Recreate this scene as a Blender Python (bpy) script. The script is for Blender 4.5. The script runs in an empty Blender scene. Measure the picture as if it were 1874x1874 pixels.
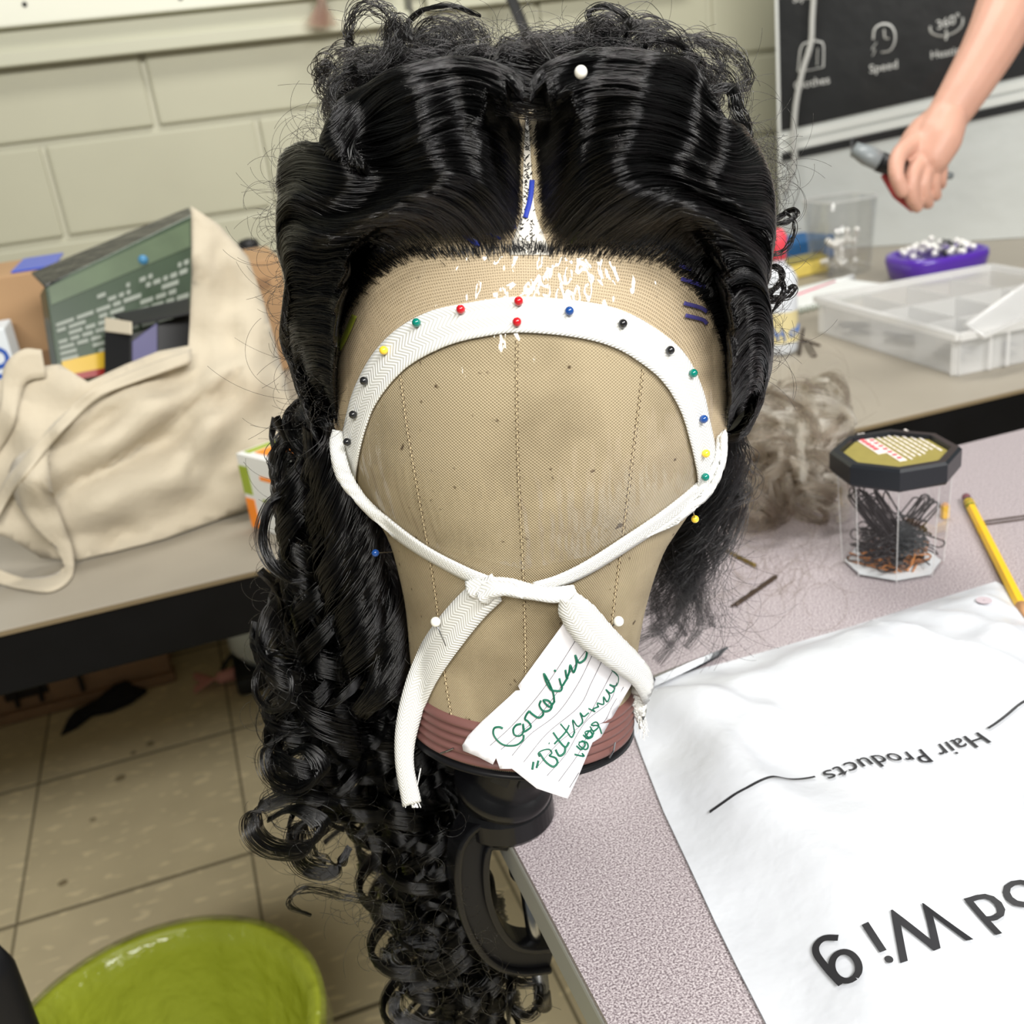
import bpy, bmesh, math, random
import numpy as np
from mathutils import Vector, Matrix
from mathutils.bvhtree import BVHTree
from mathutils.geometry import delaunay_2d_cdt

random.seed(7); RNG = np.random.default_rng(11)
SC = bpy.context.scene
COL = SC.collection
PI = math.pi

# ------------------------------------------------------------------ camera
FPX, CPX = 1900.0, 937.0                      # focal length and centre in photograph pixels
def _n(v): return v / np.linalg.norm(v)
_dn = _n(np.array([600., -4700., -FPX])); _Z = -_dn
_X = np.array([7040., 1730., -FPX]); _X = _n(_X - _Z * _X.dot(_Z)); _Y = np.cross(_Z, _X)
ROT = np.array([_X, _Y, _Z])                  # camera frame -> room frame (x along the wall, y into it, z up)
CAM = np.array([0., 0., 1.07])
cd = bpy.data.cameras.new('camera'); cam = bpy.data.objects.new('camera', cd); COL.objects.link(cam)
cd.sensor_width = 36.0; cd.lens = 36.0 * FPX / 1874.0; cd.clip_start = 0.02; cd.clip_end = 50
M4 = Matrix.Identity(4)
for i in range(3):
    for j in range(3): M4[i][j] = ROT[i][j]
    M4[i][3] = CAM[i]
cam.matrix_world = M4
cd.dof.use_dof = True; cd.dof.focus_distance = 0.45; cd.dof.aperture_fstop = 12.5
SC.camera = cam

# ------------------------------------------------------------------ light
w = bpy.data.worlds.new('room_ambient'); SC.world = w; w.use_nodes = True
w.node_tree.nodes['Background'].inputs[0].default_value = (0.86, 0.90, 0.86, 1)
w.node_tree.nodes['Background'].inputs[1].default_value = 0.22
def area(name, loc, tgt, sx, sy, power, col):
    l = bpy.data.lights.new(name, 'AREA'); l.shape = 'RECTANGLE'; l.size = sx; l.size_y = sy; l.energy = power; l.color = col
    o = bpy.data.objects.new(name, l); COL.objects.link(o); o.location = loc
    o.rotation_euler = (Vector(tgt) - Vector(loc)).to_track_quat('-Z', 'Y').to_euler()
    return o
area('ceiling_light_front', (0.75, -1.05, 2.3), (0.2, 0.4, 0.8), 1.2, 0.5, 62, (1.0, 0.985, 0.96))
area('ceiling_light_back', (0.7, 1.35, 2.5), (0.7, 1.45, 0.7), 1.2, 0.4, 26, (1.0, 0.98, 0.93))
area('ceiling_light_side', (-0.65, -1.55, 2.4), (-0.4, 0.9, 0.3), 1.2, 0.4, 62, (1.0, 0.97, 0.90))
vs = SC.view_settings
vs.view_transform = 'Standard'; vs.look = 'None'; vs.gamma = 1; vs.use_curve_mapping = False; vs.exposure = -0.12

# ------------------------------------------------------------------ pixel <-> room
def ray(x, y): return ROT @ np.array([(x - CPX) / FPX, (CPX - y) / FPX, -1.0])
def at(x, y, d): return CAM + d * ray(x, y)
def onz(x, y, z): r = ray(x, y); return CAM + r * ((z - CAM[2]) / r[2])
def ony(x, y, Y): r = ray(x, y); return CAM + r * (Y / r[1])
def proj(p):
    c = ROT.T @ (np.asarray(p, float) - CAM); return CPX + FPX * c[0] / -c[2], CPX - FPX * c[1] / -c[2], -c[2]
TZ, KZ, WY, KY = 0.70, 0.685, 2.25, 0.93      # desk top, counter top, wall plane, counter front

# ------------------------------------------------------------------ materials
MATS = {}
def lin(c): return tuple((v / 12.92 if v <= 0.04045 else ((v + 0.055) / 1.055) ** 2.4) for v in c)
def rgb(r, g, b): return lin((r / 255, g / 255, b / 255))
def mat(name, col, rough=0.5, metal=0.0, spec=0.5, noise=None, bump=None, coat=0.0, trans=0.0, alpha=1.0, ior=1.45, col2=None, sss=0.0, sheen=0.0):
    """noise=(scale, amount) colour mottling towards col2; bump=(scale, strength, dist)"""
    m = bpy.data.materials.new(name); m.use_nodes = True; nt = m.node_tree; b = nt.nodes['Principled BSDF']
    b.inputs['Base Color'].default_value = (*col, 1); b.inputs['Roughness'].default_value = rough
    b.inputs['Metallic'].default_value = metal; b.inputs['Specular IOR Level'].default_value = spec
    b.inputs['Coat Weight'].default_value = coat; b.inputs['Transmission Weight'].default_value = trans
    b.inputs['Alpha'].default_value = alpha; b.inputs['IOR'].default_value = ior
    b.inputs['Subsurface Weight'].default_value = sss; b.inputs['Subsurface Radius'].default_value = (.01, .004, .002)
    b.inputs['Sheen Weight'].default_value = sheen
    if noise or bump: tc = nt.nodes.new('ShaderNodeTexCoord')
    if noise:
        n = nt.nodes.new('ShaderNodeTexNoise'); n.inputs['Scale'].default_value = noise[0]; n.inputs['Detail'].default_value = 5
        nt.links.new(tc.outputs['Object'], n.inputs['Vector'])
        r = nt.nodes.new('ShaderNodeValToRGB'); r.color_ramp.elements[0].position = .3; r.color_ramp.elements[1].position = .7
        c2 = col2 if col2 else tuple(max(0, v * (1 - noise[1])) for v in col)
        r.color_ramp.elements[0].color = (*c2, 1); r.color_ramp.elements[1].color = (*col, 1)
        nt.links.new(n.outputs['Fac'], r.inputs['Fac']); nt.links.new(r.outputs['Color'], b.inputs['Base Color'])
    if bump:
        n2 = nt.nodes.new('ShaderNodeTexNoise'); n2.inputs['Scale'].default_value = bump[0]; n2.inputs['Detail'].default_value = 4
        nt.links.new(tc.outputs['Object'], n2.inputs['Vector'])
        bp = nt.nodes.new('ShaderNodeBump'); bp.inputs['Strength'].default_value = bump[1]; bp.inputs['Distance'].default_value = bump[2]
        nt.links.new(n2.outputs['Fac'], bp.inputs['Height']); nt.links.new(bp.outputs['Normal'], b.inputs['Normal'])
    MATS[name] = m
    return m
def N(nt, typ, **kw):
    n = nt.nodes.new(typ)
    for k, v in kw.items(): setattr(n, k, v)
    return n
def math_node(nt, op, a, b=None):
    n = nt.nodes.new('ShaderNodeMath'); n.operation = op
    for i, v in enumerate((a, b)):
        if v is None: continue
        if isinstance(v, (int, float)): n.inputs[i].default_value = v
        else: nt.links.new(v, n.inputs[i])
    return n.outputs[0]

# ------------------------------------------------------------------ mesh helpers
def tag(o, label=None, cat=None, group=None, kind=None):
    if label: o['label'] = label
    if cat: o['category'] = cat
    if group: o['group'] = group
    if kind: o['kind'] = kind
    return o
def empty(name, loc, label=None, cat=None, group=None, kind=None):
    o = bpy.data.objects.new(name, None); o.empty_display_size = .02; o.location = Vector([float(v) for v in loc]); COL.objects.link(o)
    return tag(o, label, cat, group, kind)
def par(o, p):
    if p is not None:
        o.parent = p
        def wm(q): return Matrix.Translation(q.location) if q.parent is None else wm(q.parent) @ q.matrix_parent_inverse @ Matrix.Translation(q.location)
        o.matrix_parent_inverse = wm(p).inverted()
    return o
def mesh(name, verts, faces, m=None, parent=None, smooth=False, uv=None, solid=0.0, sub=0):
    me = bpy.data.meshes.new(name)
    me.from_pydata([tuple(map(float, v)) for v in verts], [], [tuple(map(int, f)) for f in faces])
    if uv is not None:
        ul = me.uv_layers.new(name='UVMap'); vi = np.empty(len(me.loops), dtype=np.int32); me.loops.foreach_get('vertex_index', vi)
        ul.data.foreach_set('uv', np.asarray(uv, float)[vi].astype(np.float32).ravel())
    if smooth: me.polygons.foreach_set('use_smooth', [True] * len(me.polygons))
    me.update()
    o = bpy.data.objects.new(name, me); COL.objects.link(o)
    if m: me.materials.append(MATS[m] if isinstance(m, str) else m)
    par(o, parent)
    if solid: md = o.modifiers.new('solid', 'SOLIDIFY'); md.thickness = solid; md.offset = 0
    if sub: md = o.modifiers.new('sub', 'SUBSURF'); md.levels = sub; md.render_levels = sub
    return o
class MB:
    """collects shapes into one mesh"""
    def __init__(s): s.v = []; s.f = []; s.uv = []
    def add(s, v, f, uv=None):
        o = len(s.v); s.v += [tuple(p) for p in v]; s.f += [tuple(i + o for i in q) for q in f]
        return s
    def box(s, c, size, rot=None, bev=0.0):
        bm = bmesh.new(); bmesh.ops.create_cube(bm, size=1)
        bmesh.ops.scale(bm, vec=Vector(size), verts=bm.verts)
        if bev: bmesh.ops.bevel(bm, geom=list(bm.edges), offset=bev, segments=2, affect='EDGES', profile=.6)
        M = Matrix.Translation(Vector([float(q) for q in c])) @ (rot.to_4x4() if rot is not None else Matrix.Identity(4))
        bmesh.ops.transform(bm, matrix=M, verts=bm.verts); bm.verts.index_update()
        s.add([v.co[:] for v in bm.verts], [[v.index for v in f.verts] for f in bm.faces]); bm.free(); return s
    def hexa(s, p8):  # 4 bottom + 4 top corners
        s.add(p8, [(3, 2, 1, 0), (4, 5, 6, 7), (0, 1, 5, 4), (1, 2, 6, 5), (2, 3, 7, 6), (3, 0, 4, 7)]); return s
    def tube(s, pts, r, seg=8, cap=True, flat=1.0):
        pts = [np.asarray(p, float) for p in pts]; n = len(pts)
        rs = r if hasattr(r, '__len__') else [r] * n
        t0 = _n(pts[1] - pts[0]); a = np.array([0, 0, 1.]) if abs(t0[2]) < .9 else np.array([1., 0, 0])
        e1 = _n(np.cross(t0, a)); V = []
        for i in range(n):
            t = _n(pts[min(i + 1, n - 1)] - pts[max(i - 1, 0)]); e1 = _n(e1 - t * e1.dot(t)); e2 = np.cross(t, e1)
            for k in range(seg):
                an = 2 * PI * k / seg; V.append(pts[i] + rs[i] * (math.cos(an) * e1 + flat * math.sin(an) * e2))
        Fc = [(i * seg + k, i * seg + (k + 1) % seg, (i + 1) * seg + (k + 1) % seg, (i + 1) * seg + k) for i in range(n - 1) for k in range(seg)]
        if cap: Fc += [tuple(range(seg - 1, -1, -1)), tuple((n - 1) * seg + k for k in range(seg))]
        s.add(V, Fc); return s
    def lathe(s, prof, seg=32, c=(0, 0, 0), rot=None, cap=True):
        V = []; n = len(prof)
        R3 = rot if rot is not None else Matrix.Identity(3)
        for r, z in prof:
            for k in range(seg):
                an = 2 * PI * k / seg; p = R3 @ Vector((r * math.cos(an), r * math.sin(an), z)); V.append((p.x + c[0], p.y + c[1], p.z + c[2]))
        Fc = [(i * seg + k, i * seg + (k + 1) % seg, (i + 1) * seg + (k + 1) % seg, (i + 1) * seg + k) for i in range(n - 1) for k in range(seg)]
        if cap: Fc += [tuple(range(seg - 1, -1, -1)), tuple((n - 1) * seg + k for k in range(seg))]
        s.add(V, Fc); return s
    def ball(s, c, r, seg=12, rings=8):
        pr = [(max(1e-5, r * math.sin(PI * i / rings)), -r * math.cos(PI * i / rings)) for i in range(rings + 1)]
        return s.lathe(pr, seg, c)
    def build(s, name, m, parent=None, smooth=False, **kw): return mesh(name, s.v, s.f, m, parent, smooth, **kw)
def catmull(P, n):
    P = np.asarray(P, float); k = len(P)
    if k < 3:
        t = np.linspace(0, 1, n)[:, None]; return P[0] * (1 - t) + P[-1] * t
    Q = np.vstack([2 * P[0] - P[1], P, 2 * P[-1] - P[-2]])
    seg = np.linalg.norm(np.diff(P, axis=0), axis=1); cum = np.concatenate([[0], np.cumsum(seg)]); cum /= cum[-1]
    out = []
    for t in np.linspace(0, 1, n):
        i = min(max(np.searchsorted(cum, t, side='right') - 1, 0), k - 2); u = (t - cum[i]) / max(1e-9, cum[i + 1] - cum[i])
        a, b, c, d = Q[i], Q[i + 1], Q[i + 2], Q[i + 3]
        out.append(.5 * (2 * b + (c - a) * u + (2 * a - 5 * b + 4 * c - d) * u * u + (3 * b - a - 3 * c + d) * u ** 3))
    return np.array(out)
def grid_faces(nu, nv, wrap=False):
    return [(i * nv + j, i * nv + (j + 1) % nv, (i + 1) * nv + (j + 1) % nv, (i + 1) * nv + j) for i in range(nu - 1) for j in range(nv if wrap else nv - 1)]
def sheet2d(poly, step):
    """triangulate a 2-D outline with inner grid points -> (pts2d, tris)"""
    P = np.asarray(poly, float)
    E = []
    for i in range(len(P)):
        a, b = P[i], P[(i + 1) % len(P)]; m = max(1, int(np.linalg.norm(b - a) / step))
        for k in range(m): E.append(a + (b - a) * k / m)
    E = np.array(E); n = len(E)
    def inside(x, y):
        c = False; j = n - 1
        for i in range(n):
            if (E[i][1] > y) != (E[j][1] > y) and x < (E[j][0] - E[i][0]) * (y - E[i][1]) / (E[j][1] - E[i][1]) + E[i][0]: c = not c
            j = i
        return c
    G = []
    for yy in np.arange(P[:, 1].min() + step * .5, P[:, 1].max(), step):
        for xx in np.arange(P[:, 0].min() + step * .5, P[:, 0].max(), step):
            if inside(xx, yy) and np.min(np.hypot(E[:, 0] - xx, E[:, 1] - yy)) > step * .5: G.append((xx, yy))
    allp = [Vector(p) for p in E] + [Vector(p) for p in G]
    r = delaunay_2d_cdt(allp, [(i, (i + 1) % n) for i in range(n)], [list(range(n))], 1, 1e-5)
    return np.array([v[:] for v in r[0]]), [tuple(f) for f in r[2]]
def curves_obj(name, pts, rad, m, parent=None, kind=None):
    """pts (N,K,3) array of strands; rad scalar or (K,) or (N,K)"""
    pts = np.asarray(pts, np.float32); n, k, _ = pts.shape
    c = bpy.data.hair_curves.new(name); c.add_curves([k] * n)
    c.attributes['position'].data.foreach_set('vector', pts.ravel()) if 'position' in c.attributes else c.position_data.foreach_set('vector', pts.ravel())
    ra = c.attributes.get('radius') or c.attributes.new('radius', 'FLOAT', 'POINT')
    ra.data.foreach_set('value', np.ascontiguousarray(np.broadcast_to(np.asarray(rad, np.float32), (n, k)), dtype=np.float32).ravel())
    c.materials.append(MATS[m] if isinstance(m, str) else m)
    o = bpy.data.objects.new(name, c); COL.objects.link(o); par(o, parent)
    if kind: o['kind'] = kind
    return o
# ------------------------------------------------------------------ room materials
mat('wall_paint', rgb(180, 178, 156), .45, noise=(6, .05), bump=(220, .12, .002))
mat('mortar_paint', rgb(190, 188, 168), .5, bump=(300, .15, .002))
mat('rail_paint', rgb(190, 189, 168), .35, noise=(4, .05))
mat('whiteboard_white', rgb(222, 222, 206), .3)
def tile_mat(name, c):
    m = mat(name, c, .38, noise=(9, .12), bump=(60, .05, .001)); nt = m.node_tree; b = nt.nodes['Principled BSDF']
    tc = N(nt, 'ShaderNodeTexCoord'); mp = N(nt, 'ShaderNodeMapping'); mp.inputs['Scale'].default_value = (16, 46, 1); mp.inputs['Rotation'].default_value = (0, 0, .2)
    n = N(nt, 'ShaderNodeTexNoise'); n.inputs['Scale'].default_value = 1.6; n.inputs['Detail'].default_value = 1
    nt.links.new(tc.outputs['Object'], mp.inputs[0]); nt.links.new(mp.outputs[0], n.inputs['Vector'])
    r = N(nt, 'ShaderNodeValToRGB'); r.color_ramp.elements[0].position = .62; r.color_ramp.elements[1].position = .68
    nt.links.new(n.outputs['Fac'], r.inputs['Fac'])
    mx = N(nt, 'ShaderNodeMixRGB'); nt.links.new(r.outputs['Color'], mx.inputs[0])
    prev = b.inputs['Base Color'].links[0].from_socket; nt.links.new(prev, mx.inputs[1])
    mx.inputs[2].default_value = (*[min(1, v * 1.22) for v in c], 1); nt.links.new(mx.outputs[0], b.inputs['Base Color'])
    return m
tile_mat('floor_tile', rgb(226, 212, 176)); tile_mat('floor_tile_b', rgb(221, 207, 171))
mat('floor_joint', rgb(128, 118, 94), .8); mat('scuff_dark', rgb(146, 132, 102), .8)
mat('counter_laminate', rgb(160, 152, 138), .45, noise=(5, .16), bump=(40, .03, .001))
mat('counter_edge', rgb(120, 105, 80), .5)
mat('black_paint', (.004, .004, .005), .5, spec=.15, noise=(14, .5))
def speckle_mat(name):
    m = mat(name, rgb(205, 190, 194), .38); nt = m.node_tree; b = nt.nodes['Principled BSDF']
    tc = N(nt, 'ShaderNodeTexCoord'); n = N(nt, 'ShaderNodeTexNoise'); n.inputs['Scale'].default_value = 1000; n.inputs['Detail'].default_value = 2
    r = N(nt, 'ShaderNodeValToRGB'); e = r.color_ramp.elements
    e[0].position = .36; e[0].color = (*rgb(110, 99, 103), 1); e[1].position = .64; e[1].color = (*rgb(203, 195, 197), 1)
    x = e.new(.5); x.color = (*rgb(166, 155, 159), 1)
    nt.links.new(tc.outputs['Object'], n.inputs['Vector']); nt.links.new(n.outputs['Fac'], r.inputs['Fac']); nt.links.new(r.outputs['Color'], b.inputs['Base Color'])
speckle_mat('desk_laminate')
mat('desk_edge', rgb(168, 168, 160), .4)

# ------------------------------------------------------------------ floor
XL = [-0.0875 + .354 * k for k in range(-7, 9)]; YL = [1.44 + .385 * k for k in range(-6, 3)] + [2.25]
fl = mesh('floor', *(lambda b: (b.v, b.f))(MB().box((.25, .72, -.0108), (5.7, 3.16, .02))), 'floor_joint'); tag(fl, kind='structure')
for i in range(len(XL) - 1):
    for j in range(len(YL) - 1):
        x0, x1, y0, y1 = XL[i], XL[i + 1], YL[j], YL[j + 1]
        MB().box(((x0 + x1) / 2, (y0 + y1) / 2, -.003), (x1 - x0 - .004, y1 - y0 - .009, .006), bev=.0008).build('tile', 'floor_tile' if (i + j) % 2 else 'floor_tile_b', fl)
for px, py, r_ in ((275, 1361, .008), (244, 1378, .006), (220, 1424, .010), (115, 1616, .008), (170, 1500, .006)):
    q = onz(px, py, 0); MB().lathe([(.0002, .0012), (r_ * .7, .0010), (r_, .0002)], 10, (q[0], q[1], 0), cap=False).build('scuff', 'scuff_dark', fl)
# ------------------------------------------------------------------ wall of painted blocks
wl = mesh('wall_back', *(lambda b: (b.v, b.f))(MB().box((.4, WY + .06, .93), (6.4, .1, 1.96))), 'mortar_paint'); tag(wl, kind='structure')
BW, BH = .4019, .1770; z0 = 1.086 - 7 * BH
for c in range(0, 13):
    za = z0 + c * BH
    off = -.1769 if (c - 7) % 2 == 1 else .037
    for k in range(-7, 9):
        xa = off + k * BW
        if za < -.01: za = -.01
        if xa > 3.0 or za > 1.75: continue
        MB().box((xa + BW / 2, WY + .025, za + BH / 2), (BW - .011, .05, BH - .011), bev=.005).build('block', 'wall_paint', wl, smooth=False)
# ------------------------------------------------------------------ rail, board, pole on the wall
def zwall(x, y, Y=WY): p = ony(x, y, Y); return p[0], p[2]
xr, _ = zwall(742, 20)
_, zlo = zwall(300, 92, WY - .03); _, zmid = zwall(300, 62, WY - .01)
rail = empty('wall_rail', (0, WY - .02, zlo), 'cream painted metal rail running along block wall', 'wall rail')
MB().box((xr - .6, WY - .016, zlo + .012), (1.2, .036, .024), bev=.003).build('lip', 'rail_paint', rail)
MB().box((xr - .6, WY - .006, zlo + .05), (1.2, .012, .075), bev=.002).build('face', 'rail_paint', rail)
rail2 = empty('wall_rail', (xr + .5, WY - .02, zlo), 'cream rail section beyond the thin grey wall pole', 'wall rail')
MB().box((xr + .03 + .30, WY - .012, zlo + .035), (.58, .028, .03), bev=.003).build('lip', 'rail_paint', rail2)
MB().box((xr + .03 + .30, WY - .006, zlo + .09), (.58, .012, .09), bev=.002).build('face', 'rail_paint', rail2)
zb = zwall(300, 15, WY - .02)[1] - .008
wb = empty('whiteboard', (xr - .6, WY - .01, zb), 'white board edge with a screw hole above rail', 'whiteboard')
MB().box((xr - .62, WY - .0175, zb + .12), (1.2, .035, .24), bev=.004).build('panel', 'whiteboard_white', wb)
mat('hole_black', (.01, .01, .01), .7); mat('pole_grey', rgb(150, 152, 148), .35, metal=.6)
for px in (45, 330):
    p = ony(px, 8 if px == 45 else -4, WY - .036); b = MB(); b.lathe([(.0035, -.001), (.0045, .0), (.0035, .001)], 14, p, Matrix.Rotation(PI / 2, 3, 'X')); b.build('screw_hole', 'hole_black', wb)
pl = MB(); a = ony(752, 38, WY - .02); pl.tube([a, a + np.array([0, 0, .35])], .0065, 12); tag(pl.build('wall_pole', 'pole_grey', smooth=True), 'thin grey metal pole standing between the rail sections', 'pole')
# ------------------------------------------------------------------ counter
ct = empty('counter', (.6, 1.36, 0), 'long grey-brown laminate counter with black apron along wall', 'counter')
MB().box((.45, (KY + WY - .004) / 2, KZ - .0025), (4.1, WY - KY - .004, .005), bev=.002).build('top', 'counter_laminate', ct)
MB().box((.45, KY - .001, KZ - .0030), (4.1, .003, .0036)).build('edge_band', 'counter_edge', ct)
MB().box((.45, KY + .018, KZ - .0052 - .0295), (4.1, .03, .059), bev=.002).build('apron', 'black_paint', ct)
for x in (-1.5, 2.4):
    MB().box((x, KY + .12, (KZ - .03) / 2), (.05, .05, KZ - .03), bev=.003).build('leg', 'black_paint', ct)
# ------------------------------------------------------------------ desk
dk = empty('desk', (.6, .4, 0), 'pink speckled laminate desk with pale grey edge', 'desk')
DX0, DX1, DY0, DY1 = .102, 1.15, -.12, .79
MB().box(((DX0 + DX1) / 2, (DY0 + DY1) / 2, TZ - .002), (DX1 - DX0 - .002, DY1 - DY0 - .002, .004)).build('top', 'desk_laminate', dk)
MB().box(((DX0 + DX1) / 2, (DY0 + DY1) / 2, TZ - .0165), (DX1 - DX0, DY1 - DY0, .025), bev=.002).build('edge', 'desk_edge', dk)
for x, y in ((.2, .7), (1.05, .7), (1.05, -.05), (.2, -.05)):
    MB().box((x + .1, y, (TZ - .03) / 2), (.04, .04, TZ - .03), bev=.003).build('leg', 'desk_edge', dk)
# ------------------------------------------------------------------ canvas wig block
TAU = math.radians(15)
hx = ROT @ np.array([1., 0, 0]); hz = _n(ROT @ np.array([.030, math.cos(TAU), math.sin(TAU)])); hx = _n(hx - hz * hx.dot(hz)); hy = np.cross(hz, hx)
HO = at(953, 1316, .53)
HM = np.array([hx, hy, hz]).T
def hl(x, y, z): return HO + HM @ np.array([x, y, z])        # head frame -> room
HR = Matrix([[float(HM[i][j]) for j in range(3)] for i in range(3)])
prof = [(0.0, .0545, .0545, 0), (.012, .0548, .0548, 0), (.0354, .0566, .0566, .001), (.0644, .0597, .0607, .003), (.0926, .0667, .069, .006),
        (.1065, .0735, .076, .008), (.1201, .0812, .083, .010), (.1335, .0866, .0895, .012), (.1468, .0908, .0945, .014), (.1700, .0917, .0975, .015)]
for i in range(1, 15):
    an = PI / 2 * i / 14; prof.append((.170 + .126 * math.sin(an), max(.0917 * math.cos(an) ** .92, 1e-4), max(.0975 * math.cos(an) ** .92, 1e-4), .015))
prof = np.array(prof)
_dense = np.vstack([catmull(prof[:11, :], 34), catmull(prof[10:, :], 40)[1:]])
NS = 96; hv = []; huv = []
for h, a, b, cy in _dense:
    for k in range(NS):
        an = 2 * PI * k / NS + PI / 2; a_ = a * (1.0 + .014 * min(1, max(0, (h - .09) / .05))); hv.append(hl(a_ * math.cos(an), cy + b * math.sin(an), h)); huv.append((an * .085, h * 1.15))
hf = grid_faces(len(_dense), NS, True)
HB = BVHTree.FromPolygons([Vector(v) for v in hv], hf)
HCEN = hl(0, .01, .16)
def hit(px, py):
    d = ray(px, py)
    r = HB.ray_cast(Vector(CAM), Vector(d).normalized())
    if r[0] is None: return None
    n = np.array(r[1]); p = np.array(r[0])
    if n.dot(d) > 0: n = -n
    return p, n
def on_head(px, py, lift=.0008):
    h = hit(px, py)
    if h is not None: return h[0] + h[1] * lift
    x = px                                                       # beside the block: carry on at the depth of its outline
    for k in range(400):
        x += 2 if px < 955 else -2
        h = hit(x, py)
        if h is not None: return at(px, py, proj(h[0])[2] - lift * .3)
    return at(px, py, .47)
_edge = {}
def edge_x(py):
    k = int(round(py / 4.0)) * 4
    if k not in _edge:
        a, b = 400, 955
        while b - a > 1:
            m = (a + b) / 2
            if hit(m, k) is None: a = m
            else: b = m
        c, d = 955, 1500
        while d - c > 1:
            m = (c + d) / 2
            if hit(m, k) is None: d = m
            else: c = m
        _edge[k] = (b, c)
    return _edge[k]
def soft(px, py, lift, mg=14):
    L, R = edge_x(py); x = min(max(px, L + mg), R - mg); h = hit(x, py)
    return at(px, py, (proj(h[0])[2] if h is not None else .48) - lift)
def on_head_px(px, py, lift):
    q = np.array([px, py], float)
    for _ in range(5):
        p = on_head(q[0], q[1], lift); e = np.array(proj(p)[:2]) - (px, py); q = q - e * .8
    return p
def canvas_mat():
    m = mat('canvas', rgb(196, 176, 138), .75); nt = m.node_tree; b = nt.nodes['Principled BSDF']
    tc = N(nt, 'ShaderNodeTexCoord'); sp = N(nt, 'ShaderNodeSeparateXYZ'); nt.links.new(tc.outputs['UV'], sp.inputs[0])
    su = math_node(nt, 'SINE', math_node(nt, 'MULTIPLY', sp.outputs[0], 2 * PI / .00145))
    sv = math_node(nt, 'SINE', math_node(nt, 'MULTIPLY', sp.outputs[1], 2 * PI / .00145))
    wv = math_node(nt, 'MULTIPLY', su, sv)
    hgt = math_node(nt, 'ADD', math_node(nt, 'MULTIPLY', wv, .5), .5)
    n = N(nt, 'ShaderNodeTexNoise'); n.inputs['Scale'].default_value = 22; n.inputs['Detail'].default_value = 6; nt.links.new(tc.outputs['Object'], n.inputs['Vector'])
    r = N(nt, 'ShaderNodeValToRGB'); e = r.color_ramp.elements
    e[0].position = .32; e[0].color = (*rgb(152, 137, 108), 1); e[1].position = .6; e[1].color = (*rgb(190, 174, 142), 1)
    nt.links.new(n.outputs['Fac'], r.inputs['Fac'])
    n3 = N(nt, 'ShaderNodeTexNoise'); n3.inputs['Scale'].default_value = 210; n3.inputs['Detail'].default_value = 1; nt.links.new(tc.outputs['Object'], n3.inputs['Vector'])
    r3 = N(nt, 'ShaderNodeValToRGB'); e = r3.color_ramp.elements; e[0].position = .22; e[0].color = (.25, .2, .15, 1); e[1].position = .27; e[1].color = (1, 1, 1, 1); nt.links.new(n3.outputs['Fac'], r3.inputs['Fac'])
    m1 = N(nt, 'ShaderNodeMixRGB', blend_type='MULTIPLY'); m1.inputs[0].default_value = 1; nt.links.new(r.outputs['Color'], m1.inputs[1]); nt.links.new(r3.outputs['Color'], m1.inputs[2])
    m2 = N(nt, 'ShaderNodeMixRGB', blend_type='MULTIPLY'); m2.inputs[0].default_value = .72; nt.links.new(m1.outputs[0], m2.inputs[1])
    cr = N(nt, 'ShaderNodeValToRGB'); cr.color_ramp.elements[0].color = (.38, .34, .28, 1); cr.color_ramp.elements[1].color = (1.0, 1.0, 1.0, 1); cr.color_ramp.elements[1].position = .75
    nt.links.new(hgt, cr.inputs['Fac']); nt.links.new(cr.outputs['Color'], m2.inputs[2]); nt.links.new(m2.outputs[0], b.inputs['Base Color'])
    bp = N(nt, 'ShaderNodeBump'); bp.inputs['Strength'].default_value = .8; bp.inputs['Distance'].default_value = .0005
    nt.links.new(hgt, bp.inputs['Height']); nt.links.new(bp.outputs['Normal'], b.inputs['Normal'])
canvas_mat()
mat('seam_thread', rgb(214, 196, 158), .8); mat('seam_hole', rgb(84, 66, 44), .9)
mat('rubber_rose', rgb(116, 79, 74), .5, noise=(60, .12)); mat('black_gloss', (.005, .005, .006), .27, spec=.35); mat('black_satin', (.007, .007, .008), .4, spec=.25)
mat('steel', rgb(150, 152, 156), .25, metal=1.0); mat('dark_steel', rgb(90, 88, 84), .35, metal=1.0)
hd = empty('wig_block', HO, 'tan canvas wig block head with rose rubber ring around its base', 'wig block')
CH = mesh('canvas_head', hv, hf + [tuple(range(NS - 1, -1, -1))], 'canvas', hd, True, uv=huv)
# rose ring with ridges
pr = []
for i in range(5):
    z = .001 + i * .0043
    pr += [(.0556, z), (.0574, z + .0011), (.0576, z + .0027), (.0560, z + .0039)]
pr = [(.046, -.0005)] + pr + [(.0549, .0235)]
MB().lathe(pr, 96, HO, HR).build('rubber_ring', 'rubber_rose', hd, smooth=True)
MB().lathe([(.0560, -.0035), (.0578, -.002), (.0568, 0), (.02, .0)], 80, HO, HR).build('base_rim', 'black_satin', hd, smooth=True)
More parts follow.
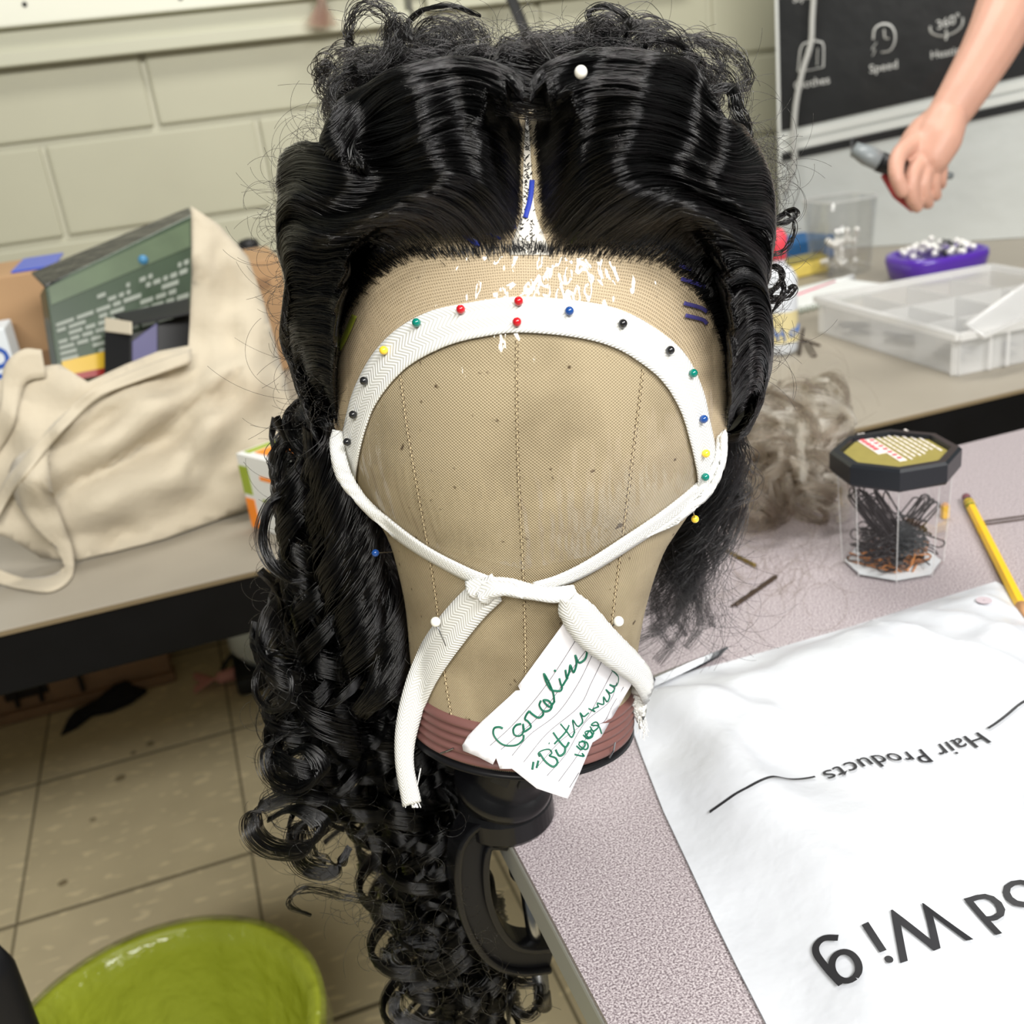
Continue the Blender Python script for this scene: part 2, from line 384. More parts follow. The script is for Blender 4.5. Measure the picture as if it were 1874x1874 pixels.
# seams: centre front and two sides, thread ridges plus needle holes
def seam(pix, n):
    P = catmull(pix, n); th = MB(); ho = MB()
    for i in range(n - 1):
        a = on_head(*P[i], .0002); b = on_head(*P[i + 1], .0002); th.tube([a, a + (b - a) * .62], .00022, 5)
        s = 4 * (1 if i % 2 else -1)
        c = on_head(P[i][0] + s * .55, P[i][1], .0001); d = on_head(P[i][0] + s * .55, P[i][1] + 3, .0001); ho.tube([c, d], .00024, 5)
    t = th.build('seam_thread', 'seam_thread', CH); t['kind'] = 'stuff'
    q = ho.build('needle_holes', 'seam_hole', CH); q['kind'] = 'stuff'
    groove = MB().tube([on_head(*p, -.00005) for p in P], .00022, 5).build('seam', 'seam_hole', CH)
seam([(946, 612), (945, 700), (948, 850), (955, 1000), (960, 1120), (962, 1240)], 95)
seam([(732, 680), (745, 780), (765, 900), (785, 1010), (800, 1110), (815, 1240), (830, 1330)], 95)
seam([(1176, 676), (1165, 770), (1152, 880), (1138, 990), (1125, 1090), (1115, 1180)], 80)
# ------------------------------------------------------------------ wig hair
def hair_mat(name, col, rough=.22, rr=.35, tint=(.5, .5, .55)):
    m = bpy.data.materials.new(name); m.use_nodes = True; nt = m.node_tree
    for n in list(nt.nodes): nt.nodes.remove(n)
    out = nt.nodes.new('ShaderNodeOutputMaterial'); h = nt.nodes.new('ShaderNodeBsdfHairPrincipled'); h.model = 'CHIANG'; h.parametrization = 'COLOR'
    h.inputs['Color'].default_value = (*col, 1); h.inputs['Roughness'].default_value = rough; h.inputs['Radial Roughness'].default_value = rr
    h.inputs['IOR'].default_value = 1.46; h.inputs['Random Roughness'].default_value = .3; h.inputs['Coat'].default_value = 0.0
    nt.links.new(h.outputs[0], out.inputs[0]); MATS[name] = m; return m
hair_mat('black_hair', (.0018, .0016, .0017), .15, .26)
hair_mat('curl_hair', (.0015, .0014, .0015), .12, .24); MATS['curl_hair'].node_tree.nodes['Principled Hair BSDF'].inputs['IOR'].default_value = 1.40
hair_mat('ash_hair', (.08, .062, .045), .3, .5); hair_mat('blond_hair', (.38, .33, .26), .3, .5)
mat('hair_base', (.004, .004, .0045), .5)
wig = empty('wig', hl(0, .03, .05), 'long black curly wig with centre part worn by canvas block', 'wig')

# the hair volume: an ellipsoid in the head frame
EC = np.array([0, .022, .232]); ER = np.array([.126, .112, .119])
HI = np.linalg.inv(HM)
def shell_depth(px, py, k=1.0):
    d = HI @ ray(px, py) / (ER * k); o = (HI @ (CAM - HO) - EC) / (ER * k)
    A = d @ d; B = 2 * o @ d; Cc = o @ o - 1; D = B * B - 4 * A * Cc
    return (-B - math.sqrt(max(D, 0))) / (2 * A)
def head_depth(px, py):
    h = hit(px, py); return proj(h[0])[2] if h is not None else None
def zl(L): return [(480 + x / 3.0226 + ((16, 13, 9, 4)[i] if i < 4 and L[0][1] > 1560 else 0) - (1 if i == 0 else .6 if i == 1 else 0) * (max(2, (L[0][1] - 560) / 100.) if L[0][0] > 1455 else 0), y / 3.0226) for i, (x, y) in enumerate(L)]
def zr(L): return [(900 + x / 3.0226 - ((7, 5, 3, 1)[i] if i < 4 and L[0][1] > 1700 else 0) + (1 if i == 0 else .6 if i == 1 else 0) * (max(2, (L[0][1] - 560) / 100.) if L[0][0] < 275 else 0), y / 3.0226) for i, (x, y) in enumerate(L)]
LEFT = [zl(q) for q in (
    [(1478, 470), (1400, 400), (1250, 350), (1050, 340), (850, 380), (680, 430), (560, 500), (450, 560), (380, 640)],
    [(1468, 560), (1330, 430), (1150, 380), (950, 390), (750, 430), (600, 520), (480, 650), (400, 760), (330, 800)],
    [(1466, 660), (1350, 530), (1150, 450), (950, 480), (760, 545), (620, 640), (520, 740), (470, 830), (430, 900)],
    [(1464, 780), (1340, 630), (1150, 550), (960, 590), (780, 670), (640, 700), (540, 740), (500, 830), (560, 910)],
    [(1466, 920), (1320, 760), (1130, 690), (930, 720), (770, 800), (640, 860), (500, 880), (380, 840), (260, 815)],
    [(1470, 1060), (1330, 900), (1130, 800), (930, 830), (760, 890), (600, 910), (420, 860), (250, 815), (110, 860)],
    [(1472, 1200), (1310, 1010), (1120, 910), (920, 910), (740, 950), (560, 940), (380, 890), (200, 860), (85, 940)],
    [(1460, 1360), (1300, 1130), (1120, 1000), (920, 980), (720, 1000), (540, 1010), (340, 980), (180, 960), (75, 1020)],
    [(1330, 1420), (1200, 1230), (1060, 1110), (880, 1060), (700, 1090), (500, 1130), (320, 1100), (180, 1040), (85, 1080)],
    [(1150, 1425), (1040, 1270), (920, 1180), (760, 1150), (580, 1190), (400, 1200), (260, 1140), (150, 1110), (75, 1190)],
    [(950, 1420), (850, 1300), (730, 1240), (580, 1240), (430, 1260), (300, 1240), (190, 1200), (120, 1210), (78, 1290)],
    [(780, 1450), (680, 1360), (570, 1320), (440, 1330), (320, 1330), (220, 1300), (150, 1290), (105, 1320), (85, 1390)],
    [(640, 1510), (550, 1430), (450, 1400), (350, 1410), (260, 1400), (190, 1380), (140, 1390), (115, 1430), (120, 1500)],
    [(540, 1590), (460, 1520), (370, 1500), (290, 1510), (220, 1500), (170, 1490), (140, 1510), (130, 1560), (150, 1640)],
    [(470, 1690), (390, 1630), (310, 1610), (240, 1620), (190, 1610), (150, 1620), (120, 1660), (110, 1720), (140, 1800)],
    [(425, 1810), (350, 1760), (280, 1740), (220, 1740), (170, 1740), (130, 1770), (100, 1830), (110, 1900), (170, 1970)],
    [(395, 1950), (330, 1900), (270, 1880), (220, 1880), (180, 1890), (150, 1930), (150, 2000), (180, 2060), (230, 2110)],
    [(375, 2110), (320, 2060), (270, 2040), (230, 2050), (200, 2080), (190, 2120), (200, 2170), (230, 2220), (270, 2260)],
    [(380, 2280), (340, 2240), (300, 2220), (270, 2220), (250, 2240), (240, 2270), (250, 2310), (270, 2350), (300, 2390)],
    [(388, 2370), (360, 2340), (330, 2330), (305, 2330), (290, 2340), (285, 2370), (290, 2410), (310, 2450), (340, 2490)])]
RIGHT = [zr(q) for q in (
    [(190, 470), (260, 390), (380, 340), (560, 310), (760, 310), (950, 330), (1080, 370), (1150, 430), (1200, 500)],
    [(195, 560), (280, 450), (410, 390), (600, 360), (820, 370), (1000, 390), (1120, 440), (1190, 520), (1250, 590)],
    [(198, 660), (320, 530), (490, 450), (700, 430), (900, 460), (1060, 500), (1160, 570), (1240, 660), (1320, 700)],
    [(205, 780), (350, 630), (520, 540), (740, 520), (950, 560), (1100, 610), (1210, 680), (1300, 730), (1380, 720)],
    [(212, 900), (380, 740), (560, 640), (780, 610), (1000, 650), (1150, 720), (1260, 800), (1360, 830), (1430, 780)],
    [(218, 1020), (400, 850), (580, 740), (800, 700), (1020, 750), (1180, 830), (1310, 890), (1420, 890), (1490, 850)],
    [(222, 1150), (400, 970), (570, 840), (800, 790), (1040, 840), (1230, 920), (1380, 960), (1490, 950), (1545, 990)],
    [(228, 1300), (410, 1090), (590, 950), (800, 880), (1030, 910), (1230, 990), (1400, 1030), (1510, 1030), (1565, 1090)],
    [(270, 1420), (440, 1230), (620, 1080), (800, 990), (1010, 990), (1220, 1060), (1400, 1100), (1520, 1110), (1570, 1180)],
    [(440, 1420), (570, 1280), (730, 1160), (900, 1070), (1080, 1070), (1260, 1120), (1420, 1170), (1530, 1200), (1570, 1280)],
    [(620, 1410), (740, 1310), (870, 1220), (990, 1140), (1120, 1130), (1270, 1180), (1410, 1230), (1510, 1280), (1550, 1360)],
    [(790, 1420), (880, 1330), (970, 1240), (1060, 1190), (1170, 1200), (1290, 1240), (1410, 1290), (1500, 1350), (1545, 1430)],
    [(930, 1460), (1000, 1360), (1080, 1280), (1170, 1260), (1270, 1270), (1370, 1320), (1450, 1380), (1510, 1440), (1540, 1510)],
    [(1040, 1530), (1110, 1430), (1190, 1350), (1280, 1340), (1370, 1370), (1440, 1420), (1490, 1480), (1520, 1540), (1500, 1610)],
    [(1130, 1620), (1190, 1520), (1270, 1440), (1350, 1420), (1430, 1440), (1490, 1490), (1520, 1560), (1520, 1640), (1490, 1700)],
    [(1200, 1720), (1270, 1610), (1350, 1530), (1420, 1510), (1480, 1540), (1525, 1610), (1540, 1690), (1545, 1770), (1540, 1850)],
    [(1255, 1840), (1330, 1720), (1400, 1630), (1460, 1620), (1510, 1660), (1545, 1740), (1555, 1820), (1550, 1900), (1530, 1980)],
    [(1290, 1980), (1360, 1860), (1430, 1770), (1490, 1750), (1530, 1790), (1550, 1870), (1550, 1960), (1540, 2040), (1510, 2120)],
    [(1310, 2130), (1380, 2000), (1440, 1920), (1490, 1900), (1520, 1940), (1530, 2020), (1520, 2100), (1490, 2180), (1450, 2250)],
    [(1325, 2290), (1380, 2180), (1430, 2100), (1470, 2080), (1490, 2120), (1490, 2190), (1470, 2260), (1440, 2320), (1400, 2370)],
    [(1325, 2390), (1360, 2310), (1400, 2250), (1430, 2240), (1440, 2280), (1435, 2330), (1415, 2370), (1390, 2400), (1360, 2420)])]
K = 26
def guide3d(P, gi, side):
    Q = catmull(P, K); out = []
    dist = np.concatenate([[0], np.cumsum(np.linalg.norm(np.diff(Q, axis=0), axis=1))])
    tot = max(dist[-1], 1)
    for i, (x, y) in enumerate(Q):
        s = dist[i] / tot
        ds = shell_depth(x, y); dh = head_depth(x, y)
        b = min(1, dist[i] / 130.0); b = b * b * (3 - 2 * b)
        if dh is None: d = ds
        else: d = dh * (1 - b) + min(ds, dh) * b
        amp = .0060 * min(1, dist[i] / 150.0) * min(1, tot / 300.0)
        d -= amp * math.sin(2 * PI * (dist[i] / 190.0) + .22 * gi - .6)       # waves standing off the head
        d -= .0007
        out.append(at(x, y, d))
    out = np.array(out)
    e = out[-1]; tv = _n(out[-1] - out[-4]); back = hy                       # tuck the ends round behind
    for k in range(1, 6): out = np.vstack([out, e + tv * .006 * k * math.exp(-.4 * k) + back * (.009 * k)])
    return out
GL = np.array([guide3d(P, i, -1) for i, P in enumerate(LEFT)]); GR = np.array([guide3d(P, i, 1) for i, P in enumerate(RIGHT)])
def field(G, u):
    """Catmull interpolation across neighbouring guides, u in [0, n-1] (array)"""
    n = len(G); i = np.clip(np.floor(u).astype(int), 0, n - 2); t = (u - i)[:, None, None]
    a = G[np.clip(i - 1, 0, n - 1)]; b = G[i]; c = G[i + 1]; d = G[np.clip(i + 2, 0, n - 1)]
    return .5 * (2 * b + (c - a) * t + (2 * a - 5 * b + 4 * c - d) * t * t + (3 * b - a - 3 * c + d) * t ** 3)
def smooth_noise(u, freq, seed):
    r = np.random.default_rng(seed); tab = r.normal(size=4000); x = u * freq; i = np.floor(x).astype(int) % 3990; f = x - np.floor(x); f = f * f * (3 - 2 * f)
    return tab[i] * (1 - f) + tab[i + 1] * f
KS = G_K = GL.shape[1]
CN = lambda p: _n(CAM - p)
def side_strands(G, n, seed, rad, PLEN):
    r = np.random.default_rng(seed); ng = len(G)
    u = r.uniform(0, ng - 1, n)
    layer = r.uniform(0, 1, n) ** 1.3
    lock = np.round(u * 6.3 + .35 * smooth_noise(u, 3, seed + 1)) / 6.3               # pull strands towards lock centres
    S = np.linspace(0, 1, KS)
    du = r.normal(0, .30, n); sm = (S ** 1.3)[None, :, None]
    base = field(G, np.clip(u, 0, ng - 1)) * (1 - sm) + field(G, np.clip(u + du, 0, ng - 1)) * sm; lk = field(G, np.clip(lock, 0, ng - 1))
    wgt = .28 * np.clip((S - .12) / .5, 0, 1)[None, :, None] * r.uniform(.1, 1, n)[:, None, None]
    P = base * (1 - wgt) + lk * wgt
    nrm = CAM[None, None, :] - P; nrm /= np.linalg.norm(nrm, axis=2, keepdims=True)
    ramp = np.clip(S / .3, 0, 1)[None, :]
    li = .0020 * smooth_noise(lock, 3.1, seed + 2)[:, None] * np.sin(2 * PI * (S[None] * 1.2 + .5 * smooth_noise(lock, 2.1, seed + 3)[:, None])) + .0013 * smooth_noise(u, 9, seed + 7)[:, None]
    lift = (li * ramp - .0075 * layer[:, None] * ramp + .0012 * ramp * r.normal(size=n)[:, None])
    P = P + nrm * lift[:, :, None]
    side = np.gradient(G, axis=0).mean(axis=(0,)); side /= np.linalg.norm(side, axis=1, keepdims=True) + 1e-9
    wob = .0011 * (smooth_noise(u, 60, seed + 4)[:, None] * np.sin(2 * PI * S[None] * r.uniform(.8, 2.5, n)[:, None] + r.uniform(0, 6.28, n)[:, None])) * ramp
    P = P + side[None] * wob[:, :, None]
    fl = r.uniform(0, 1, n) < .03                                                       # a few strays lifting away
    P[fl] += nrm[fl] * (.004 * ramp * r.uniform(0, 1, fl.sum())[:, None])[:, :, None]
    # start each strand a little way in from the hairline, thinning out at the very edge
    st = np.interp(u, [0, 6, 8, 11, 14, ng - 1], [30, 42, 118, 92, 26, 8]) * r.uniform(0, 1, n) ** .3 / np.interp(u, np.arange(ng), PLEN)
    idx = st[:, None] + (1 - st[:, None]) * S[None] * r.uniform(.9, 1, n)[:, None]
    x = idx * (KS - 1); i0 = np.clip(np.floor(x).astype(int), 0, KS - 2); f = (x - i0)[:, :, None]; ar = np.arange(n)[:, None]
    P = P[ar, i0] * (1 - f) + P[ar, i0 + 1] * f
    R = rad * np.minimum(1, .45 + S * 6) * np.where(S > .9, (1 - S) / .1 * .8 + .2, 1)
    return P, np.broadcast_to(R, (n, KS))
for nm, G, sd, SRC in (('left_waves', GL, 21, LEFT), ('right_waves', GR, 22, RIGHT)):
    PLEN = np.array([np.linalg.norm(np.diff(catmull(q, 40), axis=0), axis=1).sum() * 1.19 for q in SRC])
    P, R = side_strands(G, 30000, sd, .00016, PLEN)
    o = curves_obj('swept_waves', P, R, 'black_hair', wig, kind='stuff')
    # dark base layer under the strands, starting back from the hairline
    ug = np.linspace(0, len(G) - 1, 90); B = field(G, ug)
    nn = CAM - B; nn /= np.linalg.norm(nn, axis=2, keepdims=True)
    B = B - nn * (.0085 * np.clip(np.linspace(0, 1, KS) / .3, 0, 1))[None, :, None] - nn * .0004
    B = B + (hl(*EC) - B) * (.035 * np.clip(np.linspace(0, 1, KS) / .5, 0, 1))[None, :, None]; sb = np.interp(ug, [0, 6, 8, 11, 14, len(G) - 1], [34, 52, 124, 94, 22, 3]) / np.interp(ug, np.arange(len(G)), PLEN)
    xs = (sb[:, None] + (1 - sb[:, None]) * np.linspace(0, 1, KS)[None]) * (KS - 1); i0 = np.clip(np.floor(xs).astype(int), 0, KS - 2); ff = (xs - i0)[:, :, None]; ar = np.arange(90)[:, None]
    Bq = B[ar, i0] * (1 - ff) + B[ar, i0 + 1] * ff
    mesh('hair_base', Bq.reshape(-1, 3), grid_faces(90, KS), 'hair_base', wig, True)
# back of the wig: cap behind and dark mass
cap = []; nu, nv = 30, 40
for i in range(nu):
    th = PI * (.02 + .62 * i / (nu - 1))
    for j in range(nv):
        al = math.asin(min(1, .030 / (.112 * math.sin(th)))); ph = -al + (PI + 2 * al) * j / (nv - 1)
        cap.append(hl(*(EC + np.array([.098, .112, .074]) * np.array([math.cos(ph) * math.sin(th), math.sin(ph) * math.sin(th), math.cos(th)]))))
mesh('hair_back', cap, grid_faces(nu, nv), 'hair_base', wig, True)

# ---- lock builder: strands around a guide, flattened into ribbons
def lock(path, n, wid, thk, rng, seg=None, axis=None, frizz=.0006):
    path = np.asarray(path, float); k = len(path)
    t = np.gradient(path, axis=0); t /= np.linalg.norm(t, axis=1, keepdims=True) + 1e-9
    if axis is None: axis = np.array([0, 0, 1.])
    e1 = axis[None] - t * (t @ axis)[:, None]; e1 /= np.linalg.norm(e1, axis=1, keepdims=True) + 1e-9
    e2 = np.cross(t, e1)
    S = np.linspace(0, 1, k); env = np.clip(S / .12, .35, 1) * np.clip((1 - S) / .25, .25, 1)
    a = rng.normal(0, .5, n); b = rng.normal(0, .5, n)
    ph = rng.uniform(0, 6.28, n); fr = rng.uniform(1, 4, n)
    w1 = (a[:, None] * wid * env[None]) + frizz * np.sin(S[None] * 2 * PI * fr[:, None] + ph[:, None])
    w2 = (b[:, None] * thk * env[None]) + frizz * np.cos(S[None] * 2 * PI * fr[:, None] * 1.3 + ph[:, None])
    P = path[None] + e1[None] * w1[:, :, None] + e2[None] * w2[:, :, None]
    return P
def ringlet_path(ax, k, r0, r1, turns, ph, hand=1, wob=.2):
    A = catmull(ax, k); t = np.gradient(A, axis=0); t /= np.linalg.norm(t, axis=1, keepdims=True)
    ref = np.array([1., 0, 0]); e1 = ref[None] - t * (t @ ref)[:, None]; e1 /= np.linalg.norm(e1, axis=1, keepdims=True); e2 = np.cross(t, e1)
    S = np.linspace(0, 1, k); r = r0 + (r1 - r0) * S; an = ph + hand * 2 * PI * turns * S ** 1.15
    return A + r[:, None] * (np.cos(an)[:, None] * e1 + np.sin(an)[:, None] * e2)
rr = np.random.default_rng(5)
def hang(x0, y0, y1, d0, d1, sway=0.0):
    """pixel path of something hanging plumb, drifting with the vertical vanishing point"""
    pts = []
    for k in range(6):
        f = k / 5; y = y0 + (y1 - y0) * f; x = x0 + (1550 - x0) * (y - y0) / (5600 - y0) + sway * math.sin(f * 3.1)
        pts.append(at(x, y, d0 + (d1 - d0) * f))
    return pts
specs = []
# (x0, y0, y1, depth) hanging curls, left of and behind the neck
for i in range(46):
    f = rr.uniform(0, 1); x0 = 515 + 175 * f + rr.normal(0, 14); y0 = 760 + 130 * f * rr.uniform(.3, 1)
    y1 = rr.uniform(1250, 1560) if f < .45 else rr.uniform(1350, 1760)
    specs.append((x0, y0, y1, rr.uniform(.51, .56) + .07 * f))
for i in range(26):
    x0 = rr.uniform(590, 770); specs.append((x0, rr.uniform(980, 1200), rr.uniform(1700, 2020), rr.uniform(.575, .66)))
for i in range(14):
    x0 = rr.uniform(450, 560); specs.append((x0, rr.uniform(1000, 1250), rr.uniform(1450, 1600), rr.uniform(.52, .58)))
for i in range(10):
    x0 = rr.uniform(740, 805); specs.append((x0, rr.uniform(1330, 1450), rr.uniform(1850, 2040), rr.uniform(.60, .66)))
for (x0, y0, y1, d) in specs:
    L = (y1 - y0) / 1900 * d; ax = hang(x0, y0, y1, d - .01, d + .03 * L / .3, rr.normal(0, 22))
    turns = L / rr.uniform(.034, .060); rt = rr.uniform(.010, .021)
    pth = ringlet_path(ax, int(22 + turns * 13), rt * .45, rt, turns, rr.uniform(0, 6.28), rr.choice([-1, 1]))
    P = lock(pth, int(rr.uniform(45, 85)), rr.uniform(.0042, .0075), .0011, rr)
    k = P.shape[1]; S = np.linspace(0, 1, k)
    curves_obj('ringlet', P, .00021 * np.clip((1 - S) / .15, .3, 1), 'curl_hair', wig)
# smooth S-waves lying along the neck on the near side
for i in range(22):
    f = i / 21.; x0 = 575 + 70 * f; y0 = 770 + 120 * f
    ax = hang(x0, y0, rr.uniform(1080, 1330), .475 + .03 * f, .52, rr.normal(0, 14)); L = np.linalg.norm(np.array(ax[-1]) - ax[0])
    pth = ringlet_path(ax, 60, .006, .012, L / .075, rr.uniform(0, 6.28), 1)
    P = lock(pth, 90, .008, .0016, rr); curves_obj('wavy_lock', P, .0002, 'black_hair', wig)
# dark core inside the hanging mass
def blob(name, pts, rads, parent):
    MB().tube(catmull(pts, 24), list(np.interp(np.linspace(0, 1, 24), np.linspace(0, 1, len(rads)), rads)), 16).build(name, 'hair_base', parent, smooth=True)
blob('hair_core', [at(575, 740, .54), at(615, 900, .565), at(650, 1100, .575), at(675, 1300, .585), at(700, 1450, .59)], [.012, .022, .026, .024, .006], wig)
blob('hair_core', [at(700, 900, .60), at(740, 1150, .61), at(770, 1350, .62), at(800, 1500, .625), at(830, 1620, .63)], [.015, .026, .026, .020, .005], wig)
# hair behind the neck on the other side
for i in range(16):
    f = rr.uniform(0, 1); ax = [at(1345 - 40 * f, 770, .53), at(1330 - 60 * f, 900, .56), at(1290 - 60 * f, 1010, .58), at(1250 - 40 * f + rr.normal(0, 20), rr.uniform(1080, 1200), .60)]
    P = lock(ringlet_path(ax, 40, .004, .012, 1.2, rr.uniform(0, 6.28)), 60, .010, .006, rr, frizz=.0018); curves_obj('wavy_lock', P, .00015 * np.clip((1 - np.linspace(0, 1, 40)) / .5, .25, 1), 'black_hair', wig)
# loose curls at the crown
tops = []
for i in range(70):
    cx, cy, sx, sy = ((680, 135, 38, 22), (820, 80, 55, 32), (880, 110, 60, 20), (1010, 120, 60, 14), (1120, 75, 38, 34), (1230, 112, 38, 20))[i % 6]
    tops.append((rr.normal(cx, sx), rr.normal(cy, sy)))
for x, y in tops:
    d = .47 + rr.uniform(-.02, .05); c = at(x, y + 25, d); n = 44
    R0 = rr.uniform(.006, .016); tilt = rr.uniform(-.6, .6); tr = rr.uniform(.6, 1.3); an = np.linspace(0, 2 * PI * tr, n) + rr.uniform(0, 6.28)
    ax1 = hx; ax2 = hz * math.cos(tilt) + hy * math.sin(tilt); dr = hx * rr.normal(0, .012) + hy * .012
    pth = c + np.outer(np.cos(an) * R0, ax1) + np.outer(np.sin(an) * R0, ax2) + np.outer(np.linspace(-.5, .5, n), dr)
    curves_obj('crown_curl', lock(pth, int(rr.uniform(20, 55)), .004, .003, rr, frizz=.0016), .00014, 'black_hair', wig)
# back hair swept across behind the part
for i in range(40):
    x = rr.uniform(740, 1200); y = rr.uniform(105, 180); n = 30
    a = at(x - rr.uniform(60, 130), y + rr.uniform(-10, 25), .47); b = at(x, y - rr.uniform(0, 22), .46); c = at(x + rr.uniform(60, 130), y + rr.uniform(-10, 30), .475)
    curves_obj('crown_curl', lock(catmull([a, b, c], n), 70, .007, .004, rr, frizz=.0014), .00016, 'black_hair', wig)
# flyaway single hairs
fly = []; nf = 1300; kf = 34
edge = catmull([(610, 790), (560, 740), (530, 650), (520, 560), (505, 470), (500, 350), (540, 270), (600, 200), (650, 120), (760, 80), (860, 60), (960, 70), (1080, 70), (1180, 80), (1280, 110), (1340, 180), (1400, 250), (1425, 350), (1410, 470), (1415, 600), (1380, 720)], 400)
for i in range(nf):
    q = rr.uniform(0, 1); e = edge[int(q * 399)]; out = np.array([e[0] - 955, e[1] - 430]); out = out / np.linalg.norm(out)
    p = e - out * rr.uniform(5, 40); ang = math.atan2(out[1], out[0]) + rr.normal(0, .7); curv = rr.choice([-1, 1]) * rr.uniform(.008, .05) * (1 if rr.uniform() < .8 else .4)
    ln = rr.gamma(2.2, 38) if rr.uniform() < .5 else rr.gamma(2, 20); d = .465 + rr.uniform(-.03, .04); st = ln / kf; path = []
    for k in range(kf):
        path.append(at(p[0], p[1], d)); p = p + st * np.array([math.cos(ang), math.sin(ang)]); ang += curv * st; d += rr.normal(0, .0005)
    fly.append(path)
curves_obj('flyaway_hairs', np.array(fly), .00007, 'black_hair', wig, kind='stuff')
fly = []
for i in range(700):
    y = rr.uniform(780, 1860); xl = np.interp(y, [780, 1000, 1200, 1500, 1620, 1750, 1874], [560, 490, 490, 490, 560, 700, 740]); xr_ = np.interp(y, [780, 1000, 1300, 1500, 1874], [600, 700, 760, 840, 990])
    x = xl + (xr_ - xl) * rr.uniform(0, 1) ** 1.6; p = np.array([x, y]); ang = rr.uniform(0, 6.28); curv = rr.choice([-1, 1]) * rr.uniform(.01, .06)
    ln = rr.gamma(2.2, 36); d = rr.uniform(.50, .58); st = ln / kf; path = []
    for k in range(kf):
        path.append(at(p[0], p[1], d)); p = p + st * np.array([math.cos(ang), math.sin(ang)]); ang += curv * st; d += rr.normal(0, .0006)
    fly.append(path)
curves_obj('flyaway_hairs', np.array(fly), .00008, 'black_hair', wig, kind='stuff')
fly = []
for i in range(240):
    x = rr.uniform(1190, 1330); y = rr.uniform(900, 1130); p = np.array([x, y]); ang = rr.uniform(.9, 2.2); curv = rr.choice([-1, 1]) * rr.uniform(.004, .02); ln = rr.uniform(60, 200); d = rr.uniform(.55, .62); st = ln / kf; path = []
    for k in range(kf):
        path.append(at(p[0], p[1], d)); p = p + st * np.array([math.cos(ang), math.sin(ang)]); ang += curv * st; d = min(d + .0006, proj(onz(p[0], p[1], TZ))[2] - .004) 
    fly.append(path)
curves_obj('flyaway_hairs', np.array(fly), .00008, 'black_hair', wig, kind='stuff')

# single ribbon-like curls that stand clear of the mass
for P, n, w_, d in (([(560, 722), (535, 745), (528, 775), (545, 810), (570, 828), (560, 790), (566, 760)], 60, .0035, .50), ([(590, 840), (540, 880), (494, 925), (480, 980), (495, 1030), (530, 1062), (560, 1062)], 55, .0028, .50),
        ([(540, 780), (515, 830), (508, 890), (524, 930)], 40, .003, .51), ([(520, 1190), (490, 1205), (468, 1235), (468, 1270), (490, 1298), (520, 1292), (534, 1260), (525, 1228), (500, 1215)], 26, .0015, .51),
        ([(600, 1340), (540, 1330), (492, 1370), (500, 1420), (550, 1440), (590, 1410), (560, 1370), (510, 1390)], 70, .005, .52), ([(620, 1470), (540, 1455), (475, 1480), (466, 1520), (500, 1550), (560, 1550), (590, 1510), (540, 1480), (490, 1500)], 80, .006, .52),
        ([(640, 1500), (580, 1490), (545, 1530), (560, 1580), (610, 1590), (640, 1550)], 70, .006, .53), ([(935, 1780), (950, 1796), (985, 1800), (986, 1836), (965, 1858), (940, 1845), (934, 1815)], 45, .0028, .60), ([(930, 1720), (934, 1790), (930, 1880)], 50, .003, .60),
        ([(860, 1800), (800, 1790), (740, 1810), (728, 1850), (770, 1880), (830, 1870)], 70, .005, .60), ([(840, 1740), (770, 1720), (712, 1735), (720, 1770), (780, 1780)], 55, .004, .60), ([(700, 1650), (640, 1640), (560, 1625), (530, 1655), (570, 1675)], 16, .003, .56),
        ([(1396, 420), (1425, 398), (1452, 384), (1458, 392), (1440, 406), (1405, 412)], 26, .0012, .47), ([(1395, 470), (1430, 460), (1452, 430), (1450, 402), (1438, 390)], 10, .001, .47), ([(1395, 545), (1425, 520), (1432, 500), (1420, 488), (1400, 490)], 30, .002, .47), ([(1398, 540), (1428, 545), (1434, 520), (1426, 498)], 18, .0012, .468), ([(1400, 555), (1440, 545), (1455, 530), (1445, 528), (1410, 575)], 14, .001, .468),
        ([(1290, 118), (1240, 80), (1190, 78), (1170, 110)], 22, .0012, .46), ([(1100, 60), (1078, 30), (1090, 14), (1120, 14), (1150, 40), (1140, 80)], 26, .002, .47), ([(745, 110), (738, 60), (770, 20), (830, 12), (880, 30)], 24, .002, .48), ([(1290, 170), (1335, 160), (1352, 200), (1370, 250), (1360, 290)], 50, .004, .45)):
    Q = catmull(P, 44); pth = np.array([at(x, y, d + .006 * math.sin(i * .15)) for i, (x, y) in enumerate(Q)])
    curves_obj('ribbon_curl', lock(pth, n, w_, .0012, rr, axis=hy * .6 + hx * .5 + hz * .4, frizz=.0004), .00018, 'curl_hair', wig)

for i in range(9):                                       # tuft closing the end of the part
    y = rr.uniform(128, 172); dx = rr.uniform(40, 85); d = shell_depth(965, y) + .012
    P = catmull([at(965 - dx, y + rr.uniform(-26, 0), d - .002), at(965 + rr.uniform(-14, 14), y, d + .004), at(965 + dx, y + rr.uniform(-26, 0), d - .002)], 24)
    curves_obj('crown_curl', lock(P, 110, .009, .0025, rr, frizz=.0002), .00015, 'black_hair', wig)
